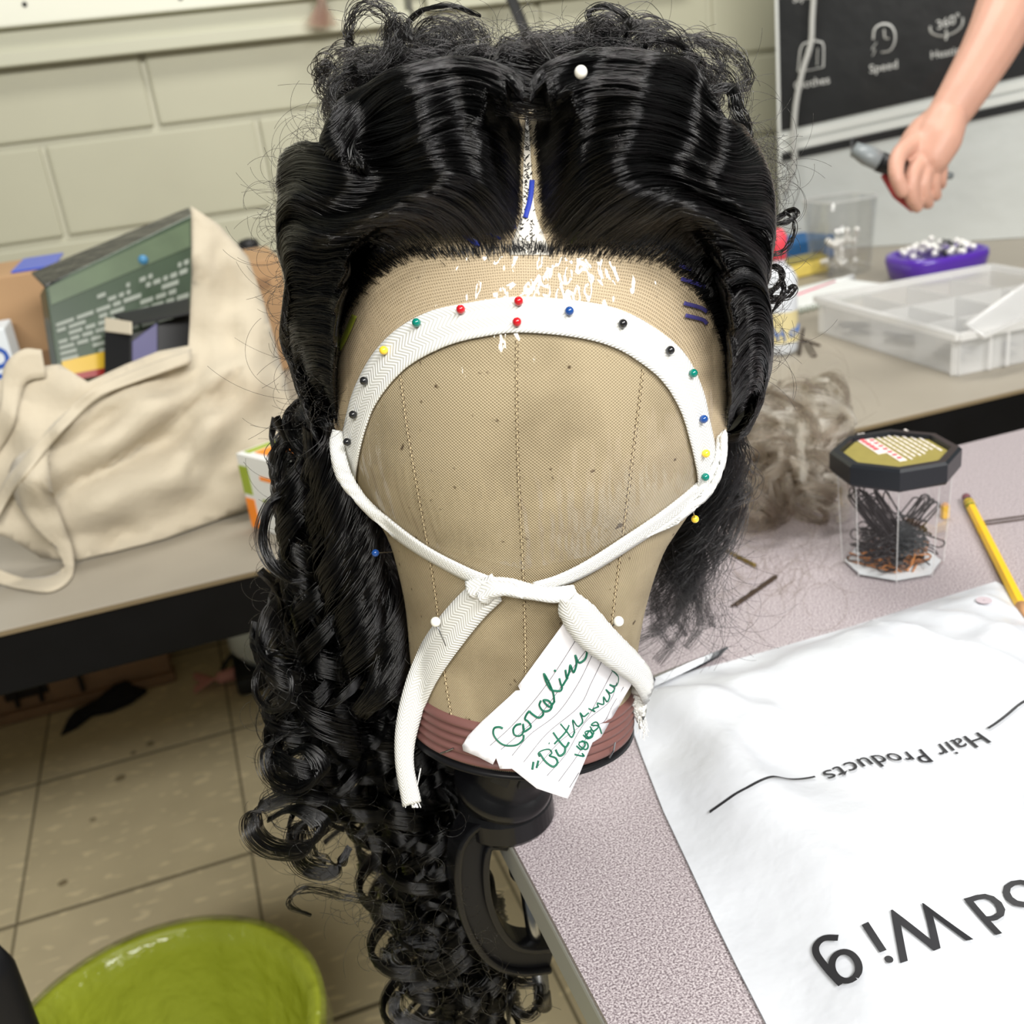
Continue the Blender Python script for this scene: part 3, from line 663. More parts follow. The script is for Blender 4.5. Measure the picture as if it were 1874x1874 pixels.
# ------------------------------------------------------------------ lace, film, tape, straps, pins, label
def lace_mat():
    m = mat('lace', rgb(226, 205, 172), .55); nt = m.node_tree; b = nt.nodes['Principled BSDF']
    tc = N(nt, 'ShaderNodeTexCoord'); sp = N(nt, 'ShaderNodeSeparateXYZ'); nt.links.new(tc.outputs['UV'], sp.inputs[0])
    su = math_node(nt, 'SINE', math_node(nt, 'MULTIPLY', sp.outputs[0], 2 * PI / .0011)); sv = math_node(nt, 'SINE', math_node(nt, 'MULTIPLY', sp.outputs[1], 2 * PI / .0016))
    net = math_node(nt, 'MAXIMUM', su, sv); al = math_node(nt, 'ADD', math_node(nt, 'MULTIPLY', math_node(nt, 'GREATER_THAN', net, .55), .40), .22)
    nt.links.new(al, b.inputs['Alpha'])
lace_mat()
mat('lace_knots', rgb(240, 234, 222), .6, alpha=.9, noise=(900, .12))
def film_mat():
    m = bpy.data.materials.new('clear_film'); m.use_nodes = True; nt = m.node_tree
    for n in list(nt.nodes): nt.nodes.remove(n)
    out = N(nt, 'ShaderNodeOutputMaterial'); t = N(nt, 'ShaderNodeBsdfTransparent'); g = N(nt, 'ShaderNodeBsdfGlossy'); g.inputs['Roughness'].default_value = .07
    mx = N(nt, 'ShaderNodeMixShader'); fr = N(nt, 'ShaderNodeMath'); fr.operation = 'MULTIPLY_ADD'; lw = N(nt, 'ShaderNodeLayerWeight'); lw.inputs['Blend'].default_value = .25; nt.links.new(lw.outputs['Facing'], fr.inputs[0]); fr.inputs[1].default_value = .22; fr.inputs[2].default_value = .045
    tc = N(nt, 'ShaderNodeTexCoord'); mp = N(nt, 'ShaderNodeMapping'); mp.inputs['Scale'].default_value = (1, 1, .18)
    n = N(nt, 'ShaderNodeTexNoise'); n.inputs['Scale'].default_value = 190; n.inputs['Detail'].default_value = 1
    bp = N(nt, 'ShaderNodeBump'); bp.inputs['Strength'].default_value = 1.0; bp.inputs['Distance'].default_value = .0030
    nt.links.new(tc.outputs['Object'], mp.inputs[0]); nt.links.new(mp.outputs[0], n.inputs['Vector']); nt.links.new(n.outputs['Fac'], bp.inputs['Height'])
    nt.links.new(bp.outputs['Normal'], g.inputs['Normal'])
    nt.links.new(fr.outputs[0], mx.inputs[0]); nt.links.new(t.outputs[0], mx.inputs[1]); nt.links.new(g.outputs[0], mx.inputs[2]); nt.links.new(mx.outputs[0], out.inputs[0])
    MATS['clear_film'] = m
film_mat()
def tape_mat():
    m = mat('twill_tape', rgb(238, 238, 234), .7, sheen=.2); nt = m.node_tree; b = nt.nodes['Principled BSDF']
    tc = N(nt, 'ShaderNodeTexCoord'); sp = N(nt, 'ShaderNodeSeparateXYZ'); nt.links.new(tc.outputs['UV'], sp.inputs[0])
    tri = math_node(nt, 'ABSOLUTE', math_node(nt, 'SUBTRACT', math_node(nt, 'FRACT', math_node(nt, 'MULTIPLY', sp.outputs[1], 2.0)), .5))     # v across, 0..1: two chevrons
    ph = math_node(nt, 'ADD', math_node(nt, 'MULTIPLY', sp.outputs[0], 2 * PI / .0019), math_node(nt, 'MULTIPLY', tri, 26.0))
    h = math_node(nt, 'ADD', math_node(nt, 'MULTIPLY', math_node(nt, 'SINE', ph), .5), .5)
    cr = N(nt, 'ShaderNodeValToRGB'); cr.color_ramp.elements[0].color = (*rgb(196, 196, 190), 1); cr.color_ramp.elements[1].color = (*rgb(240, 240, 237), 1); cr.color_ramp.elements[1].position = .55
    nt.links.new(h, cr.inputs['Fac']); nt.links.new(cr.outputs['Color'], b.inputs['Base Color'])
    bp = N(nt, 'ShaderNodeBump'); bp.inputs['Strength'].default_value = .5; bp.inputs['Distance'].default_value = .0004; nt.links.new(h, bp.inputs['Height']); nt.links.new(bp.outputs['Normal'], b.inputs['Normal'])
tape_mat()
def ribbon(name, A, B, fn, n, m, parent=None, w=7, thick=.0007, bow=0.0, fray=0):
    """band between two pixel outlines A and B, laid in space by fn(px, py, v)"""
    PA, PB = catmull(A, n), catmull(B, n); V = []; UV = []; L = 0.0; prev = None
    for i in range(n):
        c = fn(*((PA[i] + PB[i]) / 2), .5)
        if prev is not None: L += np.linalg.norm(c - prev)
        prev = c
        for j in range(w):
            t = j / (w - 1); q = PA[i] * (1 - t) + PB[i] * t; V.append(fn(q[0], q[1], t)); UV.append((L, t))
    return mesh(name, V, grid_faces(n, w), m, parent, True, uv=UV, solid=thick)

HAIRLINE = [(612, 790), (604, 700), (612, 640), (628, 590), (655, 545), (700, 500), (760, 470), (860, 466), (965, 462), (1080, 466), (1180, 470), (1240, 500), (1280, 545), (1310, 600), (1326, 660), (1332, 720), (1330, 790)]
# lace: from under the hair down to the tape
LOWER = [(640, 868), (640, 800), (655, 730), (680, 680), (720, 630), (770, 592), (860, 568), (950, 556), (1050, 566), (1140, 586), (1200, 622), (1240, 660), (1268, 720), (1288, 780), (1296, 820), (1298, 850), (1296, 880)]
def hair_in(P, k): return [(x + (960 - x) * 0 , y) for x, y in P]
UP = catmull(HAIRLINE, 60); LO = catmull(LOWER, 60)
UPX = []
for i, p in enumerate(UP):                                   # carry the lace on a little way beneath the hair
    v = np.array([p[0] - 960, p[1] - 780]); v /= np.linalg.norm(v); q = p + v * 34
    UPX.append(q if hit(*q) is not None else p)
lv = []; luv = []
for i in range(60):
    for j in range(12):
        t = j / 11; q = np.array(UPX[i]) * (1 - t) + LO[i] * t; p = on_head(q[0], q[1], .0005); lv.append(p); luv.append((i / 59 * .30, t * .04))
mesh('lace_front', lv, grid_faces(60, 12), 'lace', wig, True, uv=luv)
# pale knotted strip showing in the part, wider at the front
pa = [(963, 205), (960, 260), (957, 330), (955, 390), (940, 440), (934, 468)]; pb = [(966, 205), (970, 260), (974, 330), (980, 390), (998, 440), (1006, 468)]
ribbon('part_strip', pa, pb, lambda x, y, t: on_head(x, y, .0007), 60, 'lace_knots', wig, 5, .0002)
# knot dots up the part and along the front edge
kb = MB()
for i in range(150):
    q = random.random(); y = 205 + 260 * q; x = 965 + random.uniform(-1, 1) * (4 + 14 * q ** 2); p = on_head(x, y, .0011); kb.tube([p, on_head(x + random.choice((-4, 4)), y - 3, .0013)], .00016, 4)
hl_d = catmull(HAIRLINE, 700)
for i in range(700):
    for _ in range(3):
        x, y = hl_d[i] + np.random.default_rng(i * 3 + _).normal(0, [5, 6]); v = np.array([x - 960, y - 700]); v /= np.linalg.norm(v)
        if hit(x, y) is None: continue
        p = on_head(x, y, .0010); ln = random.uniform(6, 16); q = on_head(x + v[0] * ln + random.uniform(-4, 4), y + v[1] * ln, .0022); kb.tube([p, q], .00013, 3)
k_ = kb.build('hairline_knots', 'hair_base', wig); k_['kind'] = 'stuff'
# pen marks on the lace
mat('ink_blue', rgb(40, 62, 170), .6, alpha=.85); mat('ink_green', rgb(140, 150, 40), .6, alpha=.6); mat('ink_violet', rgb(70, 66, 140), .6, alpha=.7)
def mark(P, wd, m):
    P = catmull(P, 14); t = np.gradient(P, axis=0); t /= np.linalg.norm(t, axis=1, keepdims=True); nn = np.stack([-t[:, 1], t[:, 0]], 1) * wd / 2
    ribbon('ink_mark', P + nn, P - nn, lambda x, y, t: on_head(x, y, .0016), 14, m, wig, 3, .0001)
mark([(974, 334), (971, 365), (962, 402)], 9, 'ink_blue'); mark([(838, 404), (852, 432), (880, 452)], 9, 'ink_blue'); mark([(928, 382), (938, 402), (943, 422)], 6, 'ink_blue')
mark([(890, 428), (918, 440)], 5, 'ink_blue'); mark([(690, 460), (706, 459)], 5, 'ink_blue'); mark([(1042, 446), (1060, 430), (1090, 424)], 10, 'ink_green'); mark([(626, 640), (640, 612), (655, 578)], 10, 'ink_green')
for y0 in (488, 512, 556, 578): mark([(1238 + (y0 - 488) * .12, y0), (1262 + (y0 - 488) * .2, y0 + 8), (1288, y0 + 16)], 7, 'ink_violet')
# clear film over the forehead
fo = [(640, 620), (690, 540), (760, 490), (860, 472), (960, 470), (1080, 474), (1180, 482), (1260, 540), (1300, 620), (1305, 720), (1290, 850), (1240, 930), (1150, 1000), (960, 1040), (800, 1000), (700, 930), (660, 850), (640, 740)]
p2, f2 = sheet2d(fo, 26)
mesh('clear_wrap', [on_head(x, y, .0009) for x, y in p2], f2, 'clear_film', None, True)
tag(bpy.data.objects['clear_wrap'], 'clear shiny plastic film wrapped over forehead of canvas block', 'plastic film')
# forehead tape
OUT = [(660, 908), (637, 868), (632, 820), (640, 765), (656, 710), (688, 650), (732, 604), (790, 572), (860, 556), (950, 545), (1050, 552), (1130, 568), (1200, 606), (1248, 650), (1278, 710), (1292, 770), (1301, 820), (1294, 870), (1270, 906)]
INN = [(665, 908), (656, 880), (662, 832), (674, 785), (692, 740), (728, 692), (770, 658), (830, 630), (890, 616), (950, 609), (1040, 616), (1110, 632), (1160, 658), (1208, 698), (1240, 750), (1256, 800), (1268, 850), (1272, 880), (1266, 906)]
tp = ribbon('forehead_tape', OUT, INN, lambda x, y, t: on_head(x, y, .0017), 120, 'twill_tape', None, 9, .0008)
tag(tp, 'white herringbone twill tape arched across the forehead under coloured pins', 'tape')
# chin strap: two straps, knot and two tails
st = empty('chin_strap', on_head(960, 1075, .003), 'white twill tape tied in a knot across the face', 'strap')
sf = lambda l: (lambda x, y, t: soft(x, y, l + .0012 * math.sin(PI * t)))
ribbon('strap', [(610, 786), (604, 815), (616, 872), (648, 915), (700, 966), (760, 1010), (830, 1050), (880, 1075)], [(626, 790), (632, 830), (644, 868), (672, 912), (722, 958), (784, 1002), (850, 1036), (900, 1056)], sf(.0022), 70, 'twill_tape', st, 6, .0012)
ribbon('strap', [(1326, 786), (1322, 850), (1290, 900), (1230, 952), (1150, 1005), (1080, 1048), (1030, 1070), (985, 1080)], [(1312, 800), (1304, 850), (1272, 888), (1212, 936), (1140, 984), (1070, 1028), (1020, 1052), (975, 1066)], sf(.0024), 70, 'twill_tape', st, 6, .0012)
ribbon('strap', [(1326, 786), (1330, 800), (1326, 850), (1300, 905), (1240, 958)], [(1318, 800), (1316, 850), (1290, 897), (1232, 948), (1180, 984)], sf(.0036), 40, 'twill_tape', st, 5, .0012)
ribbon('knot', [(858, 1058), (895, 1050), (930, 1050), (965, 1060), (1000, 1068), (1045, 1064)], [(885, 1088), (915, 1078), (945, 1084), (980, 1088), (1015, 1092), (1050, 1086)], lambda x, y, t: on_head(x, y, .0030 + .0045 * math.sin(PI * t)), 40, 'twill_tape', st, 8, .0016)
ribbon('knot', [(880, 1062), (905, 1050), (935, 1052), (955, 1066)], [(900, 1092), (912, 1080), (930, 1072), (962, 1072)], lambda x, y, t: on_head(x, y, .0055 + .004 * math.sin(PI * t)), 24, 'twill_tape', st, 8, .0014)
ribbon('tail', [(900, 1050), (850, 1080), (790, 1150), (752, 1222), (728, 1310), (724, 1390), (738, 1476)], [(918, 1098), (884, 1132), (840, 1188), (794, 1256), (768, 1320), (756, 1390), (770, 1466)], lambda x, y, t: at(x, y, proj(on_head(max(x, 772), min(y, 1240), 0))[2] - .005 - .002 * math.sin(PI * t) + max(0, y - 1240) * .00008), 80, 'twill_tape', st, 7, .0012)
ribbon('tail', [(1018, 1078), (1018, 1110), (1045, 1160), (1090, 1204), (1130, 1240), (1150, 1280), (1172, 1334)], [(1044, 1066), (1072, 1092), (1106, 1140), (1140, 1185), (1164, 1225), (1180, 1262), (1182, 1300)], lambda x, y, t: on_head(x, y, .0075 + .003 * math.sin(PI * t)), 60, 'twill_tape', st, 7, .0012)
fb = MB(); TAILD = proj(on_head(772, 1240, 0))[2] - .005 + .018
for i in range(16):
    x = random.uniform(1168, 1183); a = np.array([x, 1312 + random.uniform(-10, 12)]); P = [a, a + [random.uniform(-4, 5), 14], a + [random.uniform(-6, 9), random.uniform(20, 40)]]
    fb.tube([on_head(p[0], p[1], .008) for p in catmull(P, 6)], .00018, 4)
for i in range(10):
    x = random.uniform(742, 768); P = [(x, 1468), (x + random.uniform(-3, 6), 1478)]; fb.tube([at(p[0], p[1], TAILD) for p in P], .00025, 4)
fb.tube([at(x, y, TAILD) for x, y in catmull([(760, 1452), (764, 1436), (770, 1406)], 8)], .00035, 4)
z = fb.build('frayed_threads', 'twill_tape', st); z['kind'] = 'stuff'

# pins
PC = {'red': rgb(190, 22, 34), 'teal': rgb(0, 118, 104), 'yellow': rgb(246, 206, 60), 'black': rgb(28, 28, 30), 'blue': rgb(26, 72, 142), 'white': rgb(240, 238, 228)}
for k, v in PC.items(): mat('pin_' + k, v, .18, coat=.5)
def pin(px, py, c, label, r=.0018, lift=.0022, base=None, group='coloured pins'):
    p = on_head_px(px, py, lift) if base is None else None
    if base is None:
        tip = on_head(px, py, -.012)
    else: p, tip = base
    e = empty('pin', p, label, 'pin', group)
    MB().ball(p, r, 16, 10).build('pin_head', 'pin_' + c, e, smooth=True)
    MB().tube([p, tip], .00028, 6).build('shaft', 'steel', e, smooth=True)
for px, py, c, lb in ((843, 566, 'red', 'red ball pin in tape between teal pin and centre pins'), (949, 551, 'red', 'red ball pin, upper of the two at tape centre'), (946, 589, 'red', 'red ball pin, lower of the two at tape centre'),
        (762, 590, 'teal', 'teal ball pin in tape between a red and a yellow pin'), (702, 641, 'yellow', 'yellow ball pin in tape between teal and black pins'), (666, 697, 'black', 'uppermost of three black ball pins down the left tape side'),
        (646, 759, 'black', 'middle one of three black ball pins down the left tape side'), (635, 809, 'black', 'lowest of three black ball pins, just above a blue one'), (637, 856, 'blue', 'blue ball pin beside the left strap near tape end'),
        (646, 884, 'white', 'small white ball pin tucked behind the left strap'), (665, 909, 'yellow', 'yellow ball pin half hidden at left strap edge'),
        (1042, 569, 'blue', 'blue ball pin in tape between the red pins and a black pin'), (1140, 592, 'black', 'black ball pin in tape next to the blue forehead pin'), (1226, 641, 'black', 'black ball pin in tape next to the teal pin'),
        (1269, 683, 'teal', 'teal ball pin in tape below two black pins'), (1288, 767, 'blue', 'blue ball pin in right tape side above yellow pin'), (1292, 830, 'yellow', 'yellow ball pin in right tape side above teal pin'),
        (1291, 873, 'teal', 'teal ball pin at right tape end touching the strap')):
    pin(px, py, c, lb, lift=.0036)
pin(0, 0, 'yellow', 'yellow ball pin dangling below the right strap over hair', base=(at(1272, 950, proj(on_head(1272, 950, 0))[2] - .004), on_head(1262, 920, .001)))
pin(0, 0, 'blue', 'blue ball pin stuck sideways into the neck beside curls', base=(at(687, 1012, .478), on_head(718, 1010, -.001)))
pin(0, 0, 'white', 'large white ball pin through the left strap tail', r=.0023, base=(at(797, 1138, proj(on_head(797, 1138, 0))[2] - .013), on_head(831, 1171, .0065)))
pin(0, 0, 'white', 'large white ball pin beside the right strap tail', r=.0024, base=(at(1132, 1137, proj(on_head(1132, 1137, 0))[2] - .012), on_head(1106, 1154, .0005)))
pin(0, 0, 'white', 'large white ball pin stuck into black hair at crown', r=.0024, base=(at(1063, 132, shell_depth(1063, 132) - .012), at(1058, 150, shell_depth(1063, 132) + .012)))

# handwritten paper label
mat('paper', rgb(232, 230, 234), .6, noise=(30, .04)); mat('ink_marker', rgb(8, 98, 74), .5); mat('ink_rule', rgb(70, 66, 72), .7)
LP = [(1035, 1136), (948, 1255), (952, 1263), (944, 1264), (880, 1322), (857, 1346), (846, 1364), (848, 1374), (875, 1385), (902, 1399), (908, 1387), (915, 1407), (937, 1407), (982, 1443), (1039, 1462), (1059, 1419), (1084, 1359), (1100, 1349), (1116, 1320), (1148, 1266), (1180, 1210), (1161, 1198), (1119, 1174)]
def lab(x, y, l=0.0):
    h = hit(min(max(x, 780), 1130), min(y, 1330)); d = proj(h[0])[2] - .0045
    s = ((x - 850) * .5 + (y - 1136) * .75) / 250
    d -= .0022 * math.sin(s * 5.2 + .4) + max(0, y - 1340) * .00002 + max(0, x - 1130) * .00003
    return at(x, y, d - l)
e = empty('paper_label', lab(1000, 1300), 'torn lined paper label with green handwriting pinned to the block', 'label')
p2, f2 = sheet2d(LP, 12)
PPR = mesh('paper', [lab(*p) for p in p2], f2, 'paper', e, True, solid=.0003)
def zz(L): return [(880 + x / 4.4611, 1060 + y / 4.4611) for x, y in L]
def stroke(name, L, r, m, n=None, flat=.35):
    P = catmull(zz(L), n or max(6, len(L) * 5)); MB().tube([lab(*p, l=.0004) for p in P], r, 6, flat=.6).build(name, m, PPR, smooth=True)
for L in ([(75, 1358), (250, 1200), (460, 960), (620, 740), (780, 490)], [(165, 1390), (330, 1250), (480, 1110), (640, 900), (770, 700), (860, 580)], [(255, 1440), (400, 1270), (620, 1100), (790, 860), (915, 608)],
          [(350, 1492), (540, 1260), (800, 1040), (900, 850), (985, 675)], [(450, 1545), (640, 1330), (840, 1170), (980, 930), (1080, 740)], [(540, 1605), (700, 1420), (850, 1170), (1050, 1000), (1110, 840)], [(635, 1650), (800, 1420), (900, 1220), (1010, 1160), (1070, 1040), (1165, 880)],
          [(725, 1700), (800, 1580)], [(1215, 710), (1228, 680)], [(1245, 755), (1275, 715)]):
    stroke('ruled_line', L, .00016, 'ink_rule')
W = .00078
for L in ([(180, 1218), (150, 1205), (110, 1215), (102, 1260), (130, 1310), (180, 1350), (240, 1360), (300, 1350), (345, 1310), (350, 1270)],
          [(330, 1180), (290, 1190), (265, 1225), (275, 1270), (320, 1278), (350, 1240), (345, 1180), (352, 1240), (380, 1230), (410, 1200), (385, 1160), (360, 1140), (375, 1100), (395, 1075)],
          [(395, 1075), (420, 1100), (470, 1130), (505, 1110), (510, 1080)], [(490, 990), (478, 1030), (510, 1075), (560, 1070), (580, 1030), (550, 990), (510, 990), (560, 1040), (600, 1000)],
          [(600, 1000), (590, 930), (555, 840), (515, 770), (530, 830), (570, 900), (610, 910), (650, 910), (665, 880)], [(640, 810), (660, 870), (690, 830), (710, 800)],
          [(690, 740), (700, 800), (720, 760), (730, 700), (755, 760), (780, 690), (770, 620), (800, 680), (850, 650), (865, 590), (855, 565)]):
    stroke('handwriting', L, W, 'ink_marker')
stroke('handwriting', [(600, 742), (608, 748)], .0009, 'ink_marker')
for L in ([(420, 1555), (430, 1490)], [(455, 1540), (470, 1480)], [(480, 1420), (530, 1490), (590, 1530), (625, 1500), (610, 1460), (560, 1440), (580, 1420), (560, 1390), (510, 1395), (470, 1420), (480, 1450)],
          [(610, 1390), (640, 1440), (680, 1420), (690, 1370)], [(590, 1250), (640, 1320), (690, 1370), (720, 1330)], [(600, 1345), (690, 1250), (720, 1190)], [(650, 1180), (700, 1240), (740, 1290), (765, 1250)],
          [(765, 1250), (750, 1150), (790, 1200), (830, 1160), (810, 1090), (840, 1120), (880, 1090)], [(880, 1055), (930, 1080), (915, 1060), (960, 1040)], [(960, 1040), (950, 1010), (1000, 1020), (1000, 960), (1030, 1000), (1050, 950), (1020, 900), (1060, 930), (1090, 890), (1050, 860), (1100, 870), (1120, 800), (1070, 740)],
          [(765, 1430), (840, 1445), (825, 1420)], [(780, 1360), (820, 1390), (850, 1350), (830, 1320), (800, 1350), (850, 1390), (875, 1370), (860, 1330), (800, 1330)], [(835, 1270), (870, 1300), (910, 1280), (890, 1240), (850, 1250), (880, 1290), (920, 1260), (900, 1230), (850, 1280)], [(890, 1200), (920, 1240), (960, 1200), (940, 1165), (900, 1190), (960, 1200), (985, 1260)]):
    stroke('handwriting', L, .00058, 'ink_marker')
stroke('handwriting', [(555, 1338), (560, 1340)], .0007, 'ink_marker')
# staples and needle bits on the rose ring
for a, b, c_ in (((818, 1372), (840, 1362), 'steel'), ((1102, 1380), (1112, 1352), 'steel')):
    tag(MB().tube([on_head(*a, .0045), on_head((a[0] + b[0]) / 2, (a[1] + b[1]) / 2, .0052), on_head(*b, .0045)], .0004, 6).build('staple', c_), 'small steel staple in rose ring ' + ('near the left label corner' if a[0] < 900 else 'right of the paper label'), 'staple')
# ------------------------------------------------------------------ clamp holding the block
cl = empty('clamp', onz(968, 1500, TZ), 'black table clamp with swivel collar gripping the desk edge', 'clamp')
c0 = HO - hz * .0035; pf_ = onz(958, 1551, TZ); pc = pf_ + np.array([.0, .0262, 0]); ctop = np.array([pc[0], pc[1], TZ + .021])
cz_ = _n(c0 - (ctop + np.array([-.004, -.004, 0]))); cx_ = _n(hx - cz_ * hx.dot(cz_)); cy_ = np.cross(cz_, cx_); CM = np.array([cx_, cy_, cz_]).T; CR = Matrix([[float(CM[i][j]) for j in range(3)] for i in range(3)])
HC = np.linalg.norm(c0 - ctop); fz = -(HC - .012)
SCOL = MB().lathe([(.012, -.0005), (.0215, -.0005), (.0222, -.003), (.0205, fz + .012), (.0225, fz + .007), (.0262, fz + .004), (.0268, fz), (.0255, fz - .004), (.018, fz - .006), (.012, fz - .006)], 64, c0, CR).build('swivel_collar', 'black_gloss', cl, smooth=True)
for k in range(8):                                        # slots round the collar
    an = -PI / 2 - .95 + k * .66; d = CM @ np.array([math.cos(an), math.sin(an), 0]); ctr = c0 + d * .0214 + cz_ * fz * .45
    X = Vector(CM @ np.array([-math.sin(an), math.cos(an), 0])); R3 = Matrix((X, Vector(d), Vector(cz_))).transposed()
    MB().box(ctr, (.0095, .0016, .0065), R3, bev=.0007).build('slot', 'hole_black', SCOL)
MB().lathe([(.0015, TZ + .0005), (.0245, TZ + .0005), (.0262, TZ + .003), (.0262, TZ + .014), (.0245, TZ + .0175), (.001, TZ + .0175)], 48, (pc[0], pc[1], 0)).build('upper_jaw', 'black_gloss', cl, smooth=False)
MB().tube([c0 + cz_ * (fz - .003), np.array([pc[0], pc[1], TZ + .014])], .014, 24).build('swivel_post', 'black_satin', cl, smooth=True)
MB().box((pc[0] - .002, pc[1] - .0225, TZ + .0205), (.003, .003, .006)).build('index_mark', 'black_gloss', cl)
YC = float(pc[1]) - .008
def sweep(path, wn, wy, name, m, y0=0.0):
    P = catmull(path, 40); V = []; n = len(P)
    for i in range(n):
        t = _n(P[min(i + 1, n - 1)] - P[max(i - 1, 0)]); nn = np.array([-t[2], 0, t[0]])
        for a, b in ((-1, -1), (1, -1), (1, 1), (-1, 1)): V.append(P[i] + nn * wn * a + np.array([0, wy * b + y0, 0]))
    Fc = grid_faces(n, 4, True) + [(3, 2, 1, 0), tuple((n - 1) * 4 + k for k in range(4))]
    o = mesh(name, V, Fc, m, cl, False); b = o.modifiers.new('bevel', 'BEVEL'); b.width = .0015; b.segments = 2; return o
arm = [ony(x, y, YC) for x, y in ((930, 1512), (893, 1510), (866, 1528), (856, 1575), (862, 1640), (884, 1695), (915, 1730), (955, 1742), (1005, 1738))]
sweep(arm, .0075, .0058, 'arm_web', 'black_satin')
def offs(P, d):
    P = catmull(P, 24); out = []
    for i in range(len(P)):
        t = _n(P[min(i + 1, len(P) - 1)] - P[max(i - 1, 0)]); out.append(P[i] + np.array([-t[2], 0, t[0]]) * d)
    return out
sweep(offs(arm, .0078), .0020, .0095, 'arm_flange', 'black_gloss'); sweep(offs(arm, -.0078), .0020, .0095, 'arm_flange', 'black_gloss')
b0 = ony(986, 1752, YC); b1 = ony(1000, 1808, YC); b2 = ony(1004, 1832, YC); up = np.array([0, 0, 1.])
bx = np.array([b0[0] - .001, YC, 0])
MB().tube([bx + up * (TZ - .031), bx + up * (b2[2] + .006)], .0042, 16).build('screw', 'steel', cl, smooth=True); SCW = [o_ for o_ in bpy.data.objects if o_.name.split('.')[0] == 'screw'][0]
thr = MB()
zt = b0[2] - .004; zz0 = b2[2] + .012
hel = [bx + np.array([.0044 * math.cos(a), .0044 * math.sin(a), zt - (zt - zz0) * a / (2 * PI * 16)]) for a in np.linspace(0, 2 * PI * 16, 240)]
thr.tube(hel, .0005, 5).build('screw_thread', 'steel', SCW, smooth=True)
MB().lathe([(.0015, b2[2] - .004), (.0048, b2[2] - .003), (.005, b2[2] + .008), (.0035, b2[2] + .010)], 16, (bx[0], bx[1], 0)).build('screw_tip', 'dark_steel', SCW, smooth=True)
MB().lathe([(.004, TZ - .0325), (.013, TZ - .032), (.013, TZ - .0295), (.004, TZ - .0293)], 24, (max(bx[0], DX0 + .013), bx[1], 0)).build('pressure_pad', 'black_satin', cl, smooth=True)
tv = [ony(975, 1752, YC + .018), ony(985, 1800, YC + .02), ony(996, 1826, YC + .01)]
MB().tube(tv, [.0035, .0038, .003], 8, flat=.6).build('tommy_bar', 'dark_steel', cl, smooth=True)

# ------------------------------------------------------------------ white mailer bag with printing
mat('mailer_film', rgb(206, 209, 215), .34, coat=.2, bump=(26, .35, .006)); mat('print_black', rgb(34, 34, 38), .5); mat('desk_seen', rgb(190, 176, 182), .5)
EDGE = [onz(x, y, TZ)[:2] for x, y in ((1148, 1312), (1165, 1272), (1190, 1250), (1330, 1216), (1450, 1182), (1560, 1150), (1700, 1105), (1822, 1068), (1845, 1080), (1874, 1112), (1990, 1260), (2120, 1500))]
EDGE += [np.array([.46, .10]), np.array([.30, .05]), np.array([.17, .10])]
EDGE += [onz(x, y, TZ)[:2] for x, y in ((1440, 1960), (1400, 1874), (1352, 1780), (1308, 1690), (1262, 1590), (1215, 1490), (1176, 1390))]
EDGE = np.array(EDGE)
CRE = []
for cx_1, cy_1, a_1, L_1, h_1 in ((.475, .52, -.9, .05, .006), (.44, .50, -1.2, .07, .006), (.40, .53, .4, .05, .004), (.46, .47, .2, .05, .005), (.35, .53, -.6, .05, .004), (.25, .50, -1.0, .07, .006), (.235, .43, -1.5, .09, .005), (.27, .46, .6, .05, .004), (.225, .36, -1.3, .08, .004), (.50, .42, -1.1, .06, .005), (.38, .48, -1.2, .04, .003), (.31, .51, .3, .06, .003)):
    CRE.append((np.array([cx_1, cy_1]), np.array([math.cos(a_1), math.sin(a_1)]), L_1, h_1))
def wr(x, y):
    t = 0.0
    for c, d, L, h in CRE:
        v = np.array([x, y]) - c; a = v @ d; b = v @ np.array([-d[1], d[0]])
        t += h * math.exp(-(a / L) ** 2) * (math.exp(-(b / .009) ** 2) if b > 0 else math.exp(-(b / .014) ** 2))
    return t
def mz(x, y):
    d = np.min(np.hypot(EDGE[:, 0] - x, EDGE[:, 1] - y))
    P = EDGE; dm = 9
    for i in range(len(P)):
        a, b = P[i], P[(i + 1) % len(P)]; t = np.clip(np.dot([x - a[0], y - a[1]], b - a) / np.dot(b - a, b - a), 0, 1); dm = min(dm, math.hypot(*(a + (b - a) * t - [x, y])))
    f = min(1, dm / .05); f = f * f * (3 - 2 * f)
    h = .013 * f + wr(x, y) * min(1, dm / .02) + .0025 * f * math.sin(31 * x + 18 * y) + .0018 * f * math.sin(55 * x - 40 * y + 1) + .001 * math.sin(110 * (x + .6 * y)) * min(1, dm / .012)
    h += .004 * math.exp(-((x - .40 - .35 * (.5 - y)) / .006) ** 2) * min(1, dm / .02)
    return TZ + .0018 + h
ml = empty('mailer_bag', (.33, .33, TZ), 'white plastic wig mailer bag with black printing lying on the desk', 'plastic bag')
p2, f2 = sheet2d(EDGE, .0062)
V = [(x, y, mz(x, y)) for x, y in p2]; nb = len(V); V2 = [(x, y, TZ + .0006) for x, y in p2]
BGF = mesh('bag_front', V, f2, 'mailer_film', ml, True); mesh('bag_back', V2, [f[::-1] for f in f2], 'mailer_film', ml, True)
nE = [p for p in EDGE]
